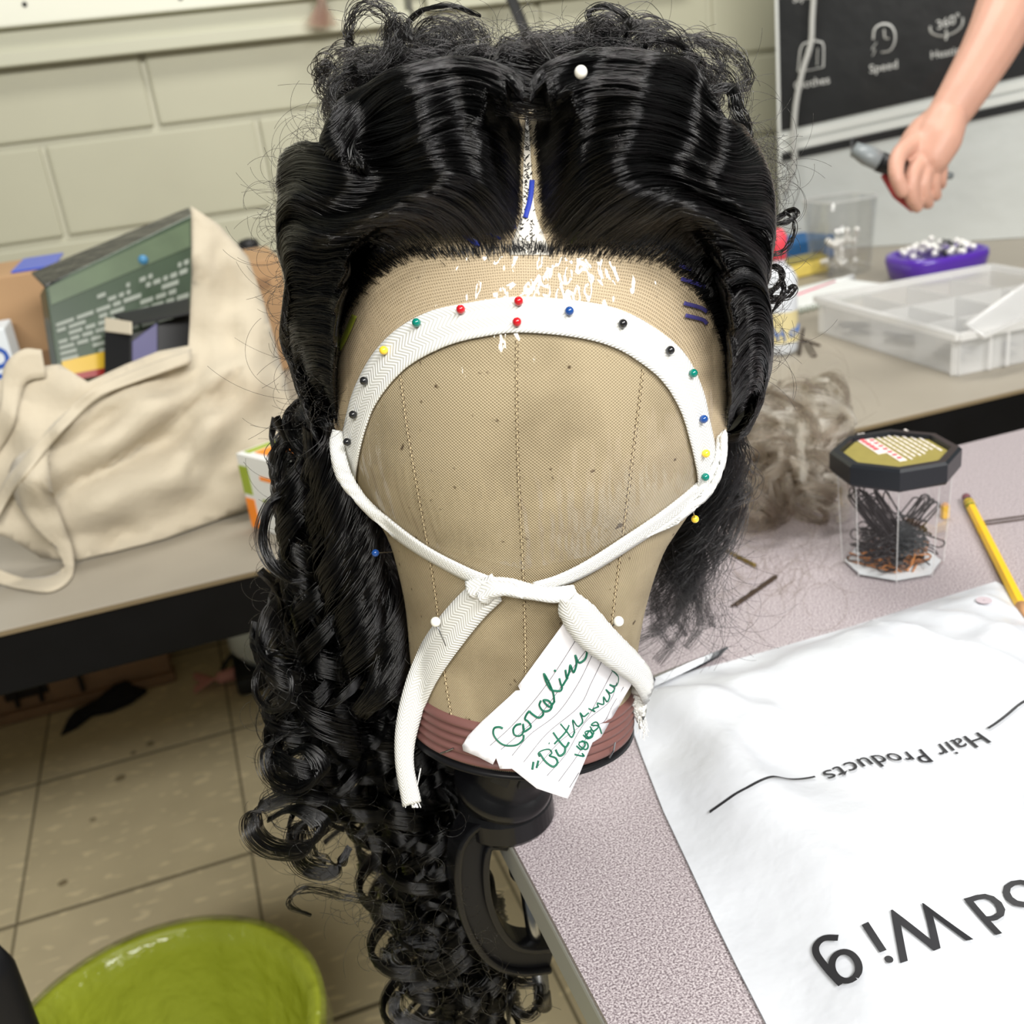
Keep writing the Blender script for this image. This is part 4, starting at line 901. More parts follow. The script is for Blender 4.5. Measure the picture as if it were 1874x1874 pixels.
def text_mesh(name, txt, size, p0, p1, m, parent, zf, bend=0.0, spacing=1.0, lift=.0012, bold=.004):
    cu = bpy.data.curves.new(name, 'FONT'); cu.body = txt; cu.size = size; cu.space_character = spacing; cu.offset = bold * size; cu.resolution_u = 3
    o = bpy.data.objects.new(name, cu); COL.objects.link(o)
    dg = bpy.context.evaluated_depsgraph_get(); dg.update(); me = bpy.data.meshes.new_from_object(o.evaluated_get(dg)); COL.objects.unlink(o); bpy.data.objects.remove(o)
    bm = bmesh.new(); bm.from_mesh(me); bmesh.ops.triangulate(bm, faces=bm.faces)
    bmesh.ops.subdivide_edges(bm, edges=[e for e in bm.edges if e.calc_length() > size * .12], cuts=2)
    bmesh.ops.triangulate(bm, faces=bm.faces); bm.to_mesh(me); bm.free()
    xs = [v.co.x for v in me.vertices]; w0, w1 = min(xs), max(xs)
    p0 = np.asarray(p0, float); p1 = np.asarray(p1, float); dx = (p1 - p0); L = np.linalg.norm(dx); dx = dx / L; dy = np.array([-dx[1], dx[0]]); k = L / (w1 - w0)
    for v in me.vertices:
        q = (v.co.x - w0) / (w1 - w0)
        xy = p0 + dx * (v.co.x - w0) * k + dy * (v.co.y * k + bend * math.sin(PI * q)); v.co = (xy[0], xy[1], zf(xy[0], xy[1]) + lift)
    me.materials.clear(); me.materials.append(MATS[m]); ob = bpy.data.objects.new(name, me); COL.objects.link(ob); par(ob, parent); return ob
text_mesh('lettering', 'Hair Products', .02, onz(1790, 1341, TZ + .013)[:2], onz(1503, 1420, TZ + .013)[:2], 'print_black', BGF, mz, spacing=1.05)
text_mesh('lettering', 'od Wi', .05, onz(1878, 1622, TZ + .013)[:2], onz(1576, 1706, TZ + .013)[:2], 'print_black', BGF, mz, bold=.004)
def pstroke(P, w_, name='lettering'):
    Q = catmull([onz(x, y, TZ + .013)[:2] for x, y in P], 40); t = np.gradient(Q, axis=0); t /= np.linalg.norm(t, axis=1, keepdims=True); nn = np.stack([-t[:, 1], t[:, 0]], 1) * w_ / 2; V = []
    for a, b in zip(Q + nn, Q - nn): V += [(a[0], a[1], mz(*a) + .0014), (b[0], b[1], mz(*b) + .0014)]
    mesh(name, V, grid_faces(40, 2), 'print_black', BGF)
gc = (1547, 1770)                                     # single-storey g: bowl, stem and hook, seen upside down
pstroke([(gc[0] + 29 * math.cos(a) * math.cos(.9) - 22 * math.sin(a) * math.sin(.9), gc[1] + 29 * math.cos(a) * math.sin(.9) + 22 * math.sin(a) * math.cos(.9)) for a in np.linspace(0, 2 * PI, 14)], .0030)
pstroke([(1540, 1800), (1522, 1778), (1506, 1756), (1494, 1736), (1494, 1722), (1508, 1714), (1534, 1719)], .0030)
def pline(P, r):
    pstroke(P, r * 2.4, 'printed_line')
pline([(1492, 1428), (1440, 1438), (1390, 1455), (1340, 1470), (1298, 1477)], .0007); pline([(1808, 1335), (1840, 1318), (1880, 1298), (1990, 1250)], .0007)
hp = onz(1800, 1115, TZ + .006); MB().lathe([(.0005, mz(*hp[:2]) + .0008), (.0052, mz(*hp[:2]) + .0008)], 24, (hp[0], hp[1], 0), cap=False).build('vent_hole', 'desk_seen', BGF)

# ------------------------------------------------------------------ small things on the desk
mat('pencil_yellow', rgb(240, 190, 30), .35, coat=.3); mat('pencil_wood', rgb(200, 150, 105), .6); mat('ferrule_green', rgb(60, 110, 60), .35, metal=.5); mat('eraser_pink', rgb(120, 70, 80), .7)
mat('pin_brown', rgb(70, 56, 46), .4, metal=.3); mat('pin_gold', rgb(130, 110, 60), .35, metal=.7); mat('pin_black', rgb(30, 29, 32), .38, metal=.2)
pe = empty('pencil', onz(1815, 1010, TZ), 'yellow pencil with green ferrule lying beside the octagonal jar', 'pencil')
a = onz(1768, 910, TZ + .004); b = onz(1866, 1104, TZ + .004); dv = _n(b - a); a[2] = b[2] = TZ + .0042
f0 = a + dv * .009; f1 = a + dv * .024; b_ = b + dv * .004; b2_ = b_ + dv * .02
MB().tube([a, f0], .0036, 14).build('eraser', 'eraser_pink', pe, smooth=True); MB().tube([f0, f1], .0040, 14).build('ferrule', 'ferrule_green', pe, smooth=True)
for q in (.3, .7): MB().tube([f0 + dv * (.015 * q - .001), f0 + dv * (.015 * q + .001)], .0042, 14).build('ferrule_band', 'pencil_yellow', pe, smooth=True)
MB().tube([f1, b_], .0041, 6).build('barrel', 'pencil_yellow', pe); MB().tube([b_, b2_], [.0040, .0008], 12).build('tip', 'pencil_wood', pe, smooth=True)
def bobby(name, p, q, m, label, cat='hairpin', open_=.0022, r=.0007, group=None, wavy=True, parent=None):
    p = np.asarray(p, float); q = np.asarray(q, float); d = _n(q - p); L = np.linalg.norm(q - p); s = _n(np.cross(d, [0, 0, 1.]))
    A = [p + d * L * t + s * (open_ * .5 + (.0006 * math.sin(t * 26) if wavy and .35 < t < .8 else 0)) for t in np.linspace(1, .06, 16)]
    A += [p + d * (.03 * L * (1 - math.sin(a))) + s * open_ * .5 * math.cos(a) for a in np.linspace(.3, PI - .3, 6)]
    A += [p + d * L * t - s * open_ * .5 for t in np.linspace(.06, .96, 10)]
    o = MB().tube(A, r, 6).build(name, m, smooth=True); tag(o, label, cat, group); return o
ZP = TZ + .001
bobby('bobby_pin', onz(1420, 1055, ZP), onz(1341, 1110, ZP), 'pin_brown', 'dark brown bobby pin lying on pink desk between scissors and jar', r=.0011)
bobby('bobby_pin', onz(1320, 1003, ZP), onz(1384, 1036, ZP), 'pin_gold', 'bronze bobby pin partly under black hair ends', r=.001)
bobby('hair_pin', onz(1800, 957, ZP), onz(1940, 938, ZP), 'pin_brown', 'dark wire hairpin lying beyond the pencil', open_=.006, r=.0007, wavy=False)
yb = empty('yellow_pencil_stub', onz(1728, 945, TZ), 'tiny yellow stub standing just behind the jar', 'stub'); pz = onz(1729, 948, TZ)
MB().tube([pz + up * .0005, pz + up * .012], .0035, 6).build('barrel', 'pencil_yellow', yb); MB().tube([pz + up * .012, pz + up * .014], [.0035, .001], 6).build('tip', 'pencil_wood', yb)
# scissors half under the mailer
sc = empty('scissors', onz(1250, 1220, TZ), 'steel scissors blade lying beside the white mailer bag', 'scissors')
def blade(P, w0, name, lift):
    a, b = onz(*P[0], TZ + lift), onz(*P[1], TZ + lift); d = _n(b - a); s = np.array([-d[1], d[0], 0]); n = 12; V = []
    for i in range(n):
        t = i / (n - 1); w_ = w0 * (1 - t) ** .5 + .0006; c = a + (b - a) * t
        V += [c - s * w_, c + up * .0014, c + s * w_ * .7, c - up * .0009]
    mesh(name, V, grid_faces(n, 4, True) + [(3, 2, 1, 0), tuple((n - 1) * 4 + k for k in range(4))], 'steel', sc, False)
blade(((1178, 1252), (1332, 1186)), .0065, 'blade', .0045); blade(((1185, 1256), (1322, 1196)), .0055, 'blade', .0018)
pv = onz(1192, 1248, TZ + .004); MB().lathe([(.0028, -.002), (.003, .002), (.001, .0032)], 14, pv).build('pivot_screw', 'steel', sc, smooth=True)
for sgn in (-1, 1):
    a = onz(1185, 1253, TZ + .003); ctr = onz(1110, 1290 + sgn * 16, TZ + .004); MB().tube([a, a + (ctr - a) * .6], [.003, .0022], 8, flat=.6).build('shank', 'steel', sc, smooth=True)
    MB().tube([ctr + np.array([.013 * math.cos(q), .010 * math.sin(q), -.001]) for q in np.linspace(0, 2 * PI, 26)], .0022, 8, cap=False).build('finger_ring', 'steel', sc, smooth=True)

# ------------------------------------------------------------------ octagonal jar of hairpins
def clear_mat(name, col=(1, 1, 1), tr=.93, rough=.05, gl=.07, haze=0.0):
    m = bpy.data.materials.new(name); m.use_nodes = True; nt = m.node_tree
    for n in list(nt.nodes): nt.nodes.remove(n)
    out = N(nt, 'ShaderNodeOutputMaterial'); t = N(nt, 'ShaderNodeBsdfTransparent'); t.inputs[0].default_value = (*[c * tr for c in col], 1)
    g = N(nt, 'ShaderNodeBsdfGlossy'); g.inputs['Roughness'].default_value = rough; mx = N(nt, 'ShaderNodeMixShader')
    lw = N(nt, 'ShaderNodeLayerWeight'); lw.inputs['Blend'].default_value = .3; fm = N(nt, 'ShaderNodeMath'); fm.operation = 'MULTIPLY_ADD'; nt.links.new(lw.outputs['Facing'], fm.inputs[0]); fm.inputs[1].default_value = .25; fm.inputs[2].default_value = gl
    nt.links.new(fm.outputs[0], mx.inputs[0]); nt.links.new(t.outputs[0], mx.inputs[1]); nt.links.new(g.outputs[0], mx.inputs[2]); res = mx.outputs[0]
    if haze:
        df = N(nt, 'ShaderNodeBsdfTranslucent'); df.inputs[0].default_value = (*col, 1); d2 = N(nt, 'ShaderNodeBsdfDiffuse'); d2.inputs[0].default_value = (*col, 1); am = N(nt, 'ShaderNodeMixShader'); am.inputs[0].default_value = .5
        nt.links.new(df.outputs[0], am.inputs[1]); nt.links.new(d2.outputs[0], am.inputs[2]); m2 = N(nt, 'ShaderNodeMixShader'); m2.inputs[0].default_value = haze
        nt.links.new(res, m2.inputs[1]); nt.links.new(am.outputs[0], m2.inputs[2]); res = m2.outputs[0]
    nt.links.new(res, out.inputs[0]); MATS[name] = m; return m
clear_mat('clear_plastic', tr=.98, gl=.04); clear_mat('frosted_plastic', (1, 1, 1), .99, .2, .06, .36); clear_mat('clear_rim', (1, 1, 1), .97, .1, .15, .6); clear_mat('bag_film', (1, 1, 1), .97, .08, .05, .05)
mat('lid_black', (.012, .014, .018), .3); mat('lid_gold', rgb(150, 138, 70), .45, noise=(120, .1)); mat('lid_white', rgb(240, 232, 226), .5); mat('lid_red', rgb(226, 70, 84), .5); mat('white_card', rgb(222, 226, 230), .6); mat('card_brown', rgb(176, 112, 52), .6)
jb = onz(1633, 1030, TZ); JH = .088; JR = .041; j0 = math.radians(12)
jr = empty('jar', jb, 'clear octagonal jar with black and gold lid full of hairpins', 'jar')
def octo(r, z, k): an = j0 + PI / 4 * k; return (jb[0] + r * math.cos(an), jb[1] + r * math.sin(an), z)
b = MB()
for k in range(8):
    V = [octo(JR * .90, TZ + .0005, k), octo(JR * .90, TZ + .0005, k + 1), octo(JR, TZ + JH, k + 1), octo(JR, TZ + JH, k)]; b.add(V, [(0, 1, 2, 3)])
b.add([octo(JR * .9, TZ + .0005, k) for k in range(8)], [tuple(range(7, -1, -1))]); b.build('glass_body', 'clear_plastic', jr)
MB().add([octo(JR * .86, TZ + .0022, k) for k in range(8)], [tuple(range(8))]).build('base_card', 'white_card', jr)
for k in range(8): MB().tube([octo(JR * .9, TZ + .001, k), octo(JR, TZ + JH, k)], .0003, 5).build('corner_rib', 'clear_rim', jr)
zt = TZ + JH
b = MB(); rings = [(JR * 1.10, zt - .011), (JR * 1.13, zt - .009), (JR * 1.13, zt + .004), (JR * 1.08, zt + .006), (JR * .95, zt + .006), (JR * .93, zt + .002), (.001, zt + .002)]
b.add([octo(r, z, k) for r, z in rings for k in range(8)], grid_faces(len(rings), 8, True)); LID = b.build('lid', 'lid_black', jr)
MB().add([octo(JR * .915, zt + .0026, k) for k in range(8)], [tuple(range(8))]).build('lid_label', 'lid_gold', LID)
# print on the lid: red wording on white bars, pale lines of small text
la = onz(1575, 800, zt); lb_ = onz(1653, 850, zt)
u_ = _n(lb_ - la); v_ = np.array([-u_[1], u_[0], 0])
def lidp(a, b, h, m, t, off): 
    c = la + u_ * (a + b) / 2 + v_ * off; MB().box((c[0], c[1], zt + .0029 + t), (b - a, h, .0004), Matrix.Rotation(math.atan2(u_[1], u_[0]), 3, 'Z')).build('lid_print', m, LID)
LL = np.linalg.norm((lb_ - la)[:2])
lidp(0, LL, .0058, 'lid_white', 0, 0); lidp(.008, LL * .7, .0065, 'lid_white', 0, -.006)
for i in range(9): lidp(.003 + i * LL / 9.5, .0065 + i * LL / 9.5, .0030, 'lid_red', .0004, 0)
for i in range(5): lidp(.011 + i * .0062, .0155 + i * .0062, .0036, 'lid_red', .0004, -.006)
for r_ in range(7):
    x = .006 + .004 * (r_ % 3); o_ = .0068 + r_ * .0044
    while x < LL * (.95 if r_ < 3 else .8): w_ = random.uniform(.003, .008); lidp(x, x + w_, .0015, 'lid_white', 0, o_); x += w_ + .0018
# hairpins in the jar
def upin(L, w_, r, m):
    P = [(-w_, 0, 0)] + [(-w_, 0, L * t) for t in (.3, .6, .9)] + [(-w_ * math.cos(a), 0, L * .9 + w_ * math.sin(a)) for a in np.linspace(.4, PI - .4, 5)] + [(w_, 0, L * t) for t in (.9, .6, .3, 0)]
    b = MB().tube(P, r, 5); o = b.build('jar_hairpin', m, smooth=True); me = o.data; bpy.data.objects.remove(o); return me
PM = [upin(.055, .0024, .0006, 'pin_black'), upin(.048, .0035, .0006, 'pin_black'), upin(.062, .004, .0006, 'pin_black')]; PB = upin(.045, .003, .0007, 'card_brown')
rp = random.Random(3)
def jarpin(me, loc, dirv, roll, lb):
    o = bpy.data.objects.new('jar_hairpin', me); COL.objects.link(o); q = Vector(dirv).normalized().to_track_quat('Z', 'X'); o.rotation_mode = 'QUATERNION'
    from mathutils import Quaternion
    o.rotation_quaternion = q @ Quaternion((0, 0, 1), roll); o.location = loc
    tag(o, lb, 'hairpin', 'hairpins inside the octagonal jar')
for i in range(78):                                     # heap at the bottom
    an = rp.uniform(0, 6.28); th = an + PI + rp.uniform(-.9, .9); rad = JR * .70 * math.sqrt(rp.random()); z = TZ + .006 + .026 * rp.random() * (1 - .4 * rad / JR)
    ln = .046; st = (jb[0] + .60 * JR * math.cos(an), jb[1] + .60 * JR * math.sin(an), z)
    dv_ = (math.cos(th), math.sin(th), rp.uniform(-.08, .10)); me = PM[1] if i % 4 else PB
    if me is PB: st = (st[0], st[1], TZ + .004 + .008 * rp.random())
    jarpin(me, st, dv_, rp.uniform(0, 6.28), 'black wire hairpin heaped in octagonal jar' if me is not PB else 'brown wire hairpin heaped low in octagonal jar')
for i in range(22):                                     # sheaf standing against one side
    st = (jb[0] + .010 + rp.uniform(-.008, .008), jb[1] + rp.uniform(-.012, .012), TZ + .010 + rp.uniform(0, .006)); dv_ = (-.62 + rp.uniform(-.12, .1), rp.uniform(-.2, .2), 1.0)
    jarpin(PM[2], st, dv_, rp.uniform(0, 6.28), 'black wire hairpin leaning in a sheaf in jar')
for i in range(9):
    st = (jb[0] - .006 + rp.uniform(-.006, .006), jb[1] + rp.uniform(-.012, .008), TZ + .016); dv_ = (rp.uniform(.45, .9), rp.uniform(-.25, .25), rp.uniform(.6, 1.0))
    jarpin(PM[1], st, dv_, rp.uniform(0, 6.28), 'black wire hairpin with its loop up in jar')
# ------------------------------------------------------------------ left end of the counter: tote bag and boxes
def cloth_mat(name, c, sc_=900, rough=.85):
    m = mat(name, c, rough, sheen=.15, noise=(7, .08)); nt = m.node_tree; b = nt.nodes['Principled BSDF']; tc = N(nt, 'ShaderNodeTexCoord')
    w1 = N(nt, 'ShaderNodeTexNoise'); w1.inputs['Scale'].default_value = sc_; nt.links.new(tc.outputs['Object'], w1.inputs['Vector'])
    w2 = N(nt, 'ShaderNodeTexNoise'); w2.inputs['Scale'].default_value = 28; w2.inputs['Detail'].default_value = 3; nt.links.new(tc.outputs['Object'], w2.inputs['Vector'])
    bp = N(nt, 'ShaderNodeBump'); bp.inputs['Strength'].default_value = .25; bp.inputs['Distance'].default_value = .0006; nt.links.new(w1.outputs['Fac'], bp.inputs['Height'])
    b2 = N(nt, 'ShaderNodeBump'); b2.inputs['Strength'].default_value = .5; b2.inputs['Distance'].default_value = .006; nt.links.new(w2.outputs['Fac'], b2.inputs['Height']); nt.links.new(bp.outputs['Normal'], b2.inputs['Normal']); nt.links.new(b2.outputs['Normal'], b.inputs['Normal'])
cloth_mat('tote_canvas', rgb(192, 181, 160))
TB0, TB1 = onz(130, 1025, KZ), onz(470, 925, KZ); TBX = _n(TB1 - TB0); TBN = np.array([TBX[1], -TBX[0], 0.0])     # along the front, and out towards the room
TUP = _n(np.array([0, .28, 1.0])); TPN = np.cross(TBX, TUP); TPN = TPN if TPN[1] < 0 else -TPN
FOLDS = [([(60, 880), (180, 820), (300, 745), (440, 665)], .016, 26), ([(90, 960), (200, 930), (330, 850), (470, 700)], .014, 34), ([(110, 790), (220, 725), (345, 660)], .010, 15), ([(240, 840), (340, 855), (370, 890), (300, 960)], -.008, 26),
         ([(360, 400), (380, 520), (400, 640), (380, 760)], .012, 30), ([(430, 480), (455, 600), (470, 740), (470, 880)], .014, 34), ([(395, 470), (420, 580), (430, 640)], -.009, 20), ([(150, 1005), (300, 965), (440, 915)], .008, 22), ([(30, 760), (60, 830), (60, 900)], .012, 30), ([(200, 860), (330, 790), (430, 720)], -.010, 16), ([(100, 905), (180, 865), (270, 805), (340, 755), (430, 690)], -.011, 9), ([(250, 815), (330, 815), (355, 842), (350, 870)], -.008, 10), ([(352, 470), (400, 520), (425, 580)], .008, 14), ([(120, 985), (260, 965), (400, 930)], -.005, 9)]
FOLDS = [(catmull(p, 30), a, w_) for p, a, w_ in FOLDS]
def tote(x, y, back=0.0):
    r = ray(x, y); t = TPN.dot(TB0 - CAM) / TPN.dot(r); p = CAM + r * t
    o = 0.0
    for P, a, w_ in FOLDS: dd = np.min(np.hypot(P[:, 0] - x, P[:, 1] - y)); o += a * math.exp(-(dd / w_) ** 2)
    o += .035 * max(0, 1 - ((x - 260) / 330) ** 2) * max(0, min(1, (1010 - y) / 120)) * max(0, min(1, (y - 560) / 160))
    o += .004 * math.sin(x * .045 + y * .02) + .003 * math.sin(y * .06 - x * .02)
    d = (t - 1.15 * o - back); q = CAM + r * d
    return q if q[2] > KZ + .003 else onz(x, y, KZ + .003)
tb = empty('tote_bag', onz(290, 985, KZ), 'cream canvas tote bag slumped open on the counter', 'bag')
TP = [(350, 378), (400, 412), (452, 470), (478, 540), (500, 620), (530, 730), (548, 830), (545, 882), (450, 932), (300, 986), (140, 1026), (75, 1020), (20, 985), (-60, 960), (-70, 740), (-20, 700), (30, 690), (70, 672), (110, 668), (160, 700), (230, 668), (290, 644), (345, 634), (352, 500)]
p2, f2 = sheet2d(TP, 15)
mesh('front_panel', [tote(*p) for p in p2], f2, 'tote_canvas', tb, True, solid=.0025)
TP2 = [(352, 380), (452, 470), (500, 620), (548, 830), (545, 880), (300, 960), (75, 990), (-60, 930), (-70, 760), (0, 725), (100, 700), (340, 640)]
def toteb(x, y):
    r = ray(x, y); B0 = TB0 - TBN * .22; t = TPN.dot(B0 - CAM) / TPN.dot(r); q = CAM + r * t
    if q[2] < KZ + .003: q = onz(x, y, KZ + .003)
    e = min(1, max(0, (x - 330) / 200)); f = tote(x, y); return q * (1 - e) + f * e + np.array([0, .004, 0])
p3, f3 = sheet2d(TP2, 30); mesh('back_panel', [toteb(*p) for p in p3], f3, 'tote_canvas', tb, True, solid=.002)
def strap2(A, B, l, n=50): return ribbon('handle', A, B, lambda x, y, t: (lambda q: q if q[2] > KZ + .002 else onz(x, y, KZ + .002))(CAM + ray(x, y) * (proj(tote(x, min(y, 1000)))[2] - l)), n, 'tote_canvas', tb, 5, .002)
strap2([(122, 772), (70, 810), (22, 850), (26, 905), (58, 960), (100, 1000), (118, 1035), (95, 1052), (40, 1056), (-30, 1030)], [(112, 782), (96, 800), (88, 850), (98, 910), (116, 960), (132, 1005), (132, 1055), (95, 1082), (40, 1078), (-30, 1062)], .012)
strap2([(350, 640), (260, 672), (170, 712), (110, 765), (40, 840), (10, 880), (-20, 940)], [(350, 664), (255, 696), (180, 728), (122, 782), (62, 852), (24, 900), (-10, 960)], .016)
ribbon('handle', [(76, 640), (40, 640), (8, 672), (0, 740), (-30, 780)], [(84, 690), (48, 700), (34, 740), (20, 790), (-20, 850)], lambda x, y, t: CAM + ray(x, y) * (proj(tote(x, max(y, 690)))[2] - .006), 30, 'tote_canvas', tb, 5, .002)
# big boxed game in shrink wrap, standing in the bag
def pbox(name, pix, dep, thick, m, parent):
    """box from a front face given by 4 pixels and depths, extruded away"""
    P = [at(x, y, d) for (x, y), d in zip(pix, dep)]; nn0 = np.cross(P[1] - P[0], P[3] - P[0]); r2 = ray(*pix[2]); P[2] = CAM + r2 * (nn0.dot(P[0] - CAM) / nn0.dot(r2)); n = _n(np.cross(P[1] - P[0], P[3] - P[0])); n = n if n.dot(ray(*pix[0])) > 0 else -n
    o = MB().hexa([P[0], P[1], P[2], P[3]] + [p + n * thick for p in P]).build(name, m, parent); b = o.modifiers.new('bevel', 'BEVEL'); b.width = .0015; b.segments = 2; return P, n
def print_mat(name, base, ink, sx, sy):
    m = mat(name, base, .18, coat=.8); nt = m.node_tree; b = nt.nodes['Principled BSDF']; tc = N(nt, 'ShaderNodeTexCoord'); mp = N(nt, 'ShaderNodeMapping'); mp.inputs['Scale'].default_value = (sx, sy, 1)
    br = N(nt, 'ShaderNodeTexBrick'); br.inputs['Color1'].default_value = (*ink, 1); br.inputs['Color2'].default_value = (*[v * .7 for v in ink], 1); br.inputs['Mortar'].default_value = (*base, 1); br.inputs['Scale'].default_value = 1; br.inputs['Mortar Size'].default_value = .12
    nt.links.new(tc.outputs['UV'], mp.inputs[0]); nt.links.new(mp.outputs[0], br.inputs['Vector']); nt.links.new(br.outputs['Color'], b.inputs['Base Color'])
mat('game_green', rgb(52, 70, 48), .35, noise=(14, .35), coat=.15); mat('game_green2', rgb(88, 104, 78), .35, noise=(20, .3), coat=.15); mat('game_black', rgb(20, 22, 24), .12, coat=1.0, bump=(60, .6, .003)); mat('game_yellow', rgb(196, 160, 40), .3); mat('game_red', rgb(140, 34, 30), .3); mat('game_ink', rgb(138, 144, 134), .4); mat('game_blue', rgb(70, 130, 170), .4)
gb = empty('game_box', at(210, 690, 1.22), 'dark green shrink-wrapped box with printed back standing in tote bag', 'box')
GP = [(82, 522), (352, 392), (352, 660), (110, 700)]; GD = [1.17, 1.275, 1.285, 1.165]
P, n_ = pbox('carton', GP, GD, .034, 'game_green', gb); GBC = [o_ for o_ in gb.children_recursive if o_.name.startswith('carton')][0]
def gq(u, v, l=.0008): return (P[0] * (1 - u) + P[1] * u) * (1 - v) + (P[3] * (1 - u) + P[2] * u) * v - n_ * l
def gpatch(name, u0, u1, v0, v1, m, l=.001): MB().hexa([gq(u0, v0, l), gq(u1, v0, l), gq(u1, v1, l), gq(u0, v1, l), gq(u0, v0, -.0005), gq(u1, v0, -.0005), gq(u1, v1, -.0005), gq(u0, v1, -.0005)]).build(name, m, GBC)
pbox('top_wrap', [(56, 498), (346, 378), (353, 394), (81, 524)], [1.195, 1.30, 1.273, 1.168], .004, 'game_black', gb)
gpatch('print_band', .02, .98, .04, .22, 'game_green2'); 
rg = random.Random(5)
for row in range(10):
    v0 = .30 + row * .058; u = .03 + (.22 if row < 2 else 0) * rg.random()
    while u < .95:
        w_ = rg.uniform(.05, .13) if row > 1 else rg.uniform(.02, .06)
        if rg.random() < (.92 if row > 2 else .5): gpatch('printed_block', u, min(.97, u + w_), v0, v0 + .034, 'game_ink', .0013)
        u += w_ + .02
gpatch('yellow_panel', .03, .45, .80, .94, 'game_yellow', .0016); gpatch('red_panel', .0, .5, .94, 1.0, 'game_red', .0016)
MB().ball(gq(.64, .17, .0005), .006, 14, 8).build('round_sticker', 'game_blue', gb, smooth=True)
mat('black_card', rgb(26, 26, 28), .5); mat('cream_card', rgb(190, 180, 160), .6); mat('purple_print', rgb(50, 44, 100), .4)
bb = empty('black_box', at(270, 620, 1.17), 'small open black cardboard box inside tote bag', 'box')
pbox('carton', [(190, 606), (240, 612), (240, 720), (190, 720)], [1.165, 1.15, 1.15, 1.165], .05, 'black_card', bb); pbox('carton_side', [(240, 612), (350, 570), (350, 700), (240, 720)], [1.15, 1.18, 1.18, 1.15], .03, 'black_card', bb)
pbox('flap', [(205, 575), (345, 545), (348, 572), (240, 592)], [1.19, 1.20, 1.17, 1.15], .003, 'black_card', bb); pbox('cream_flap', [(191, 580), (240, 588), (240, 612), (191, 606)], [1.175, 1.148, 1.148, 1.163], .002, 'cream_card', bb)
pbox('printed_side', [(242, 625), (288, 590), (288, 660), (242, 690)], [1.147, 1.158, 1.158, 1.147], .001, 'purple_print', bb)
# cardboard boxes behind the bag
mat('cardboard', rgb(178, 142, 104), .75, noise=(12, .1)); mat('cardboard_dark', rgb(140, 108, 78), .75); mat('tape_blue', rgb(50, 82, 200), .3); mat('label_blue', rgb(34, 82, 170), .5); mat('label_white', rgb(220, 226, 230), .5)
cb = empty('cardboard_box', onz(40, 800, KZ), 'brown cardboard box with blue tape behind tote bag', 'box')
c1 = [ony(-70, 500, 1.42), ony(96, 500, 1.42)]; xL, xR, zT = c1[0][0], ony(104, 560, 1.42)[0], ony(40, 500, 1.42)[2]
MB().box(((xL + xR) / 2, 1.52, (KZ + zT) / 2), (xR - xL, .2, zT - KZ - .001), bev=.002).build('carton', 'cardboard', cb)
MB().box(((xL + xR) / 2 + .03, 1.52, zT + .001), ((xR - xL) * .55, .16, .002)).build('tape', 'tape_blue', cb)
MB().box((xR - .05, 1.4185, KZ + .13), (.10, .002, .05)).build('dark_slot', 'cardboard_dark', cb)
lb2 = empty('printed_carton', onz(-20, 850, KZ), 'pale carton with blue lettering at far left edge', 'box')
pc1 = [ony(-120, 600, 1.33), ony(22, 590, 1.33)]; zc = ony(10, 600, 1.33)[2]; xq = ony(18, 640, 1.33)[0]
MB().box((xq - .10, 1.37, (KZ + zc) / 2), (.2, .07, zc - KZ - .001), bev=.002).build('carton', 'label_white', lb2)
o = text_mesh('lettering', 'ote', .05, (0, 0), (.07, 0), 'label_blue', lb2, lambda x, y: 0.0)
for v in o.data.vertices: x, y = v.co.x, v.co.y; v.co = (xq - .004 - y * 1.0 - .012 + .012, 1.3335, zc - .02 - x)
cb2 = empty('cardboard_box', onz(500, 800, KZ), 'brown cardboard box edge behind right side of tote bag', 'box')
q0 = ony(470, 478, 1.75); q1 = ony(512, 470, 1.75); MB().box(((q0[0] + q1[0]) / 2 - .03, 1.85, (KZ + q1[2]) / 2), (q1[0] - q0[0] + .06, .2, q1[2] - KZ - .001), bev=.002).build('carton', 'cardboard', cb2)
MB().box(((q0[0] + q1[0]) / 2 - .03, 1.748, KZ + (q1[2] - KZ) * .8), (.05, .001, .015)).build('tape', 'cardboard_dark', cb2)
mat('dark_grey', rgb(52, 54, 58), .45)
bt = empty('dark_bottle', onz(488, 700, KZ), 'dark grey rounded bottle behind black hair and tote bag', 'bottle')
q = ony(478, 560, 2.02); zt_ = ony(474, 436, 2.02)[2]; MB().lathe([(.02, KZ + .001), (.026, KZ + .01), (.026, zt_ - .04), (.022, zt_ - .02), (.019, zt_ - .012)], 24, (q[0], q[1], 0)).build('body', 'dark_grey', bt, smooth=True); MB().lathe([(.019, zt_ - .012), (.02, zt_ - .008), (.016, zt_), (.004, zt_ + .003)], 20, (q[0], q[1], 0)).build('cap', 'black_card', bt, smooth=True)
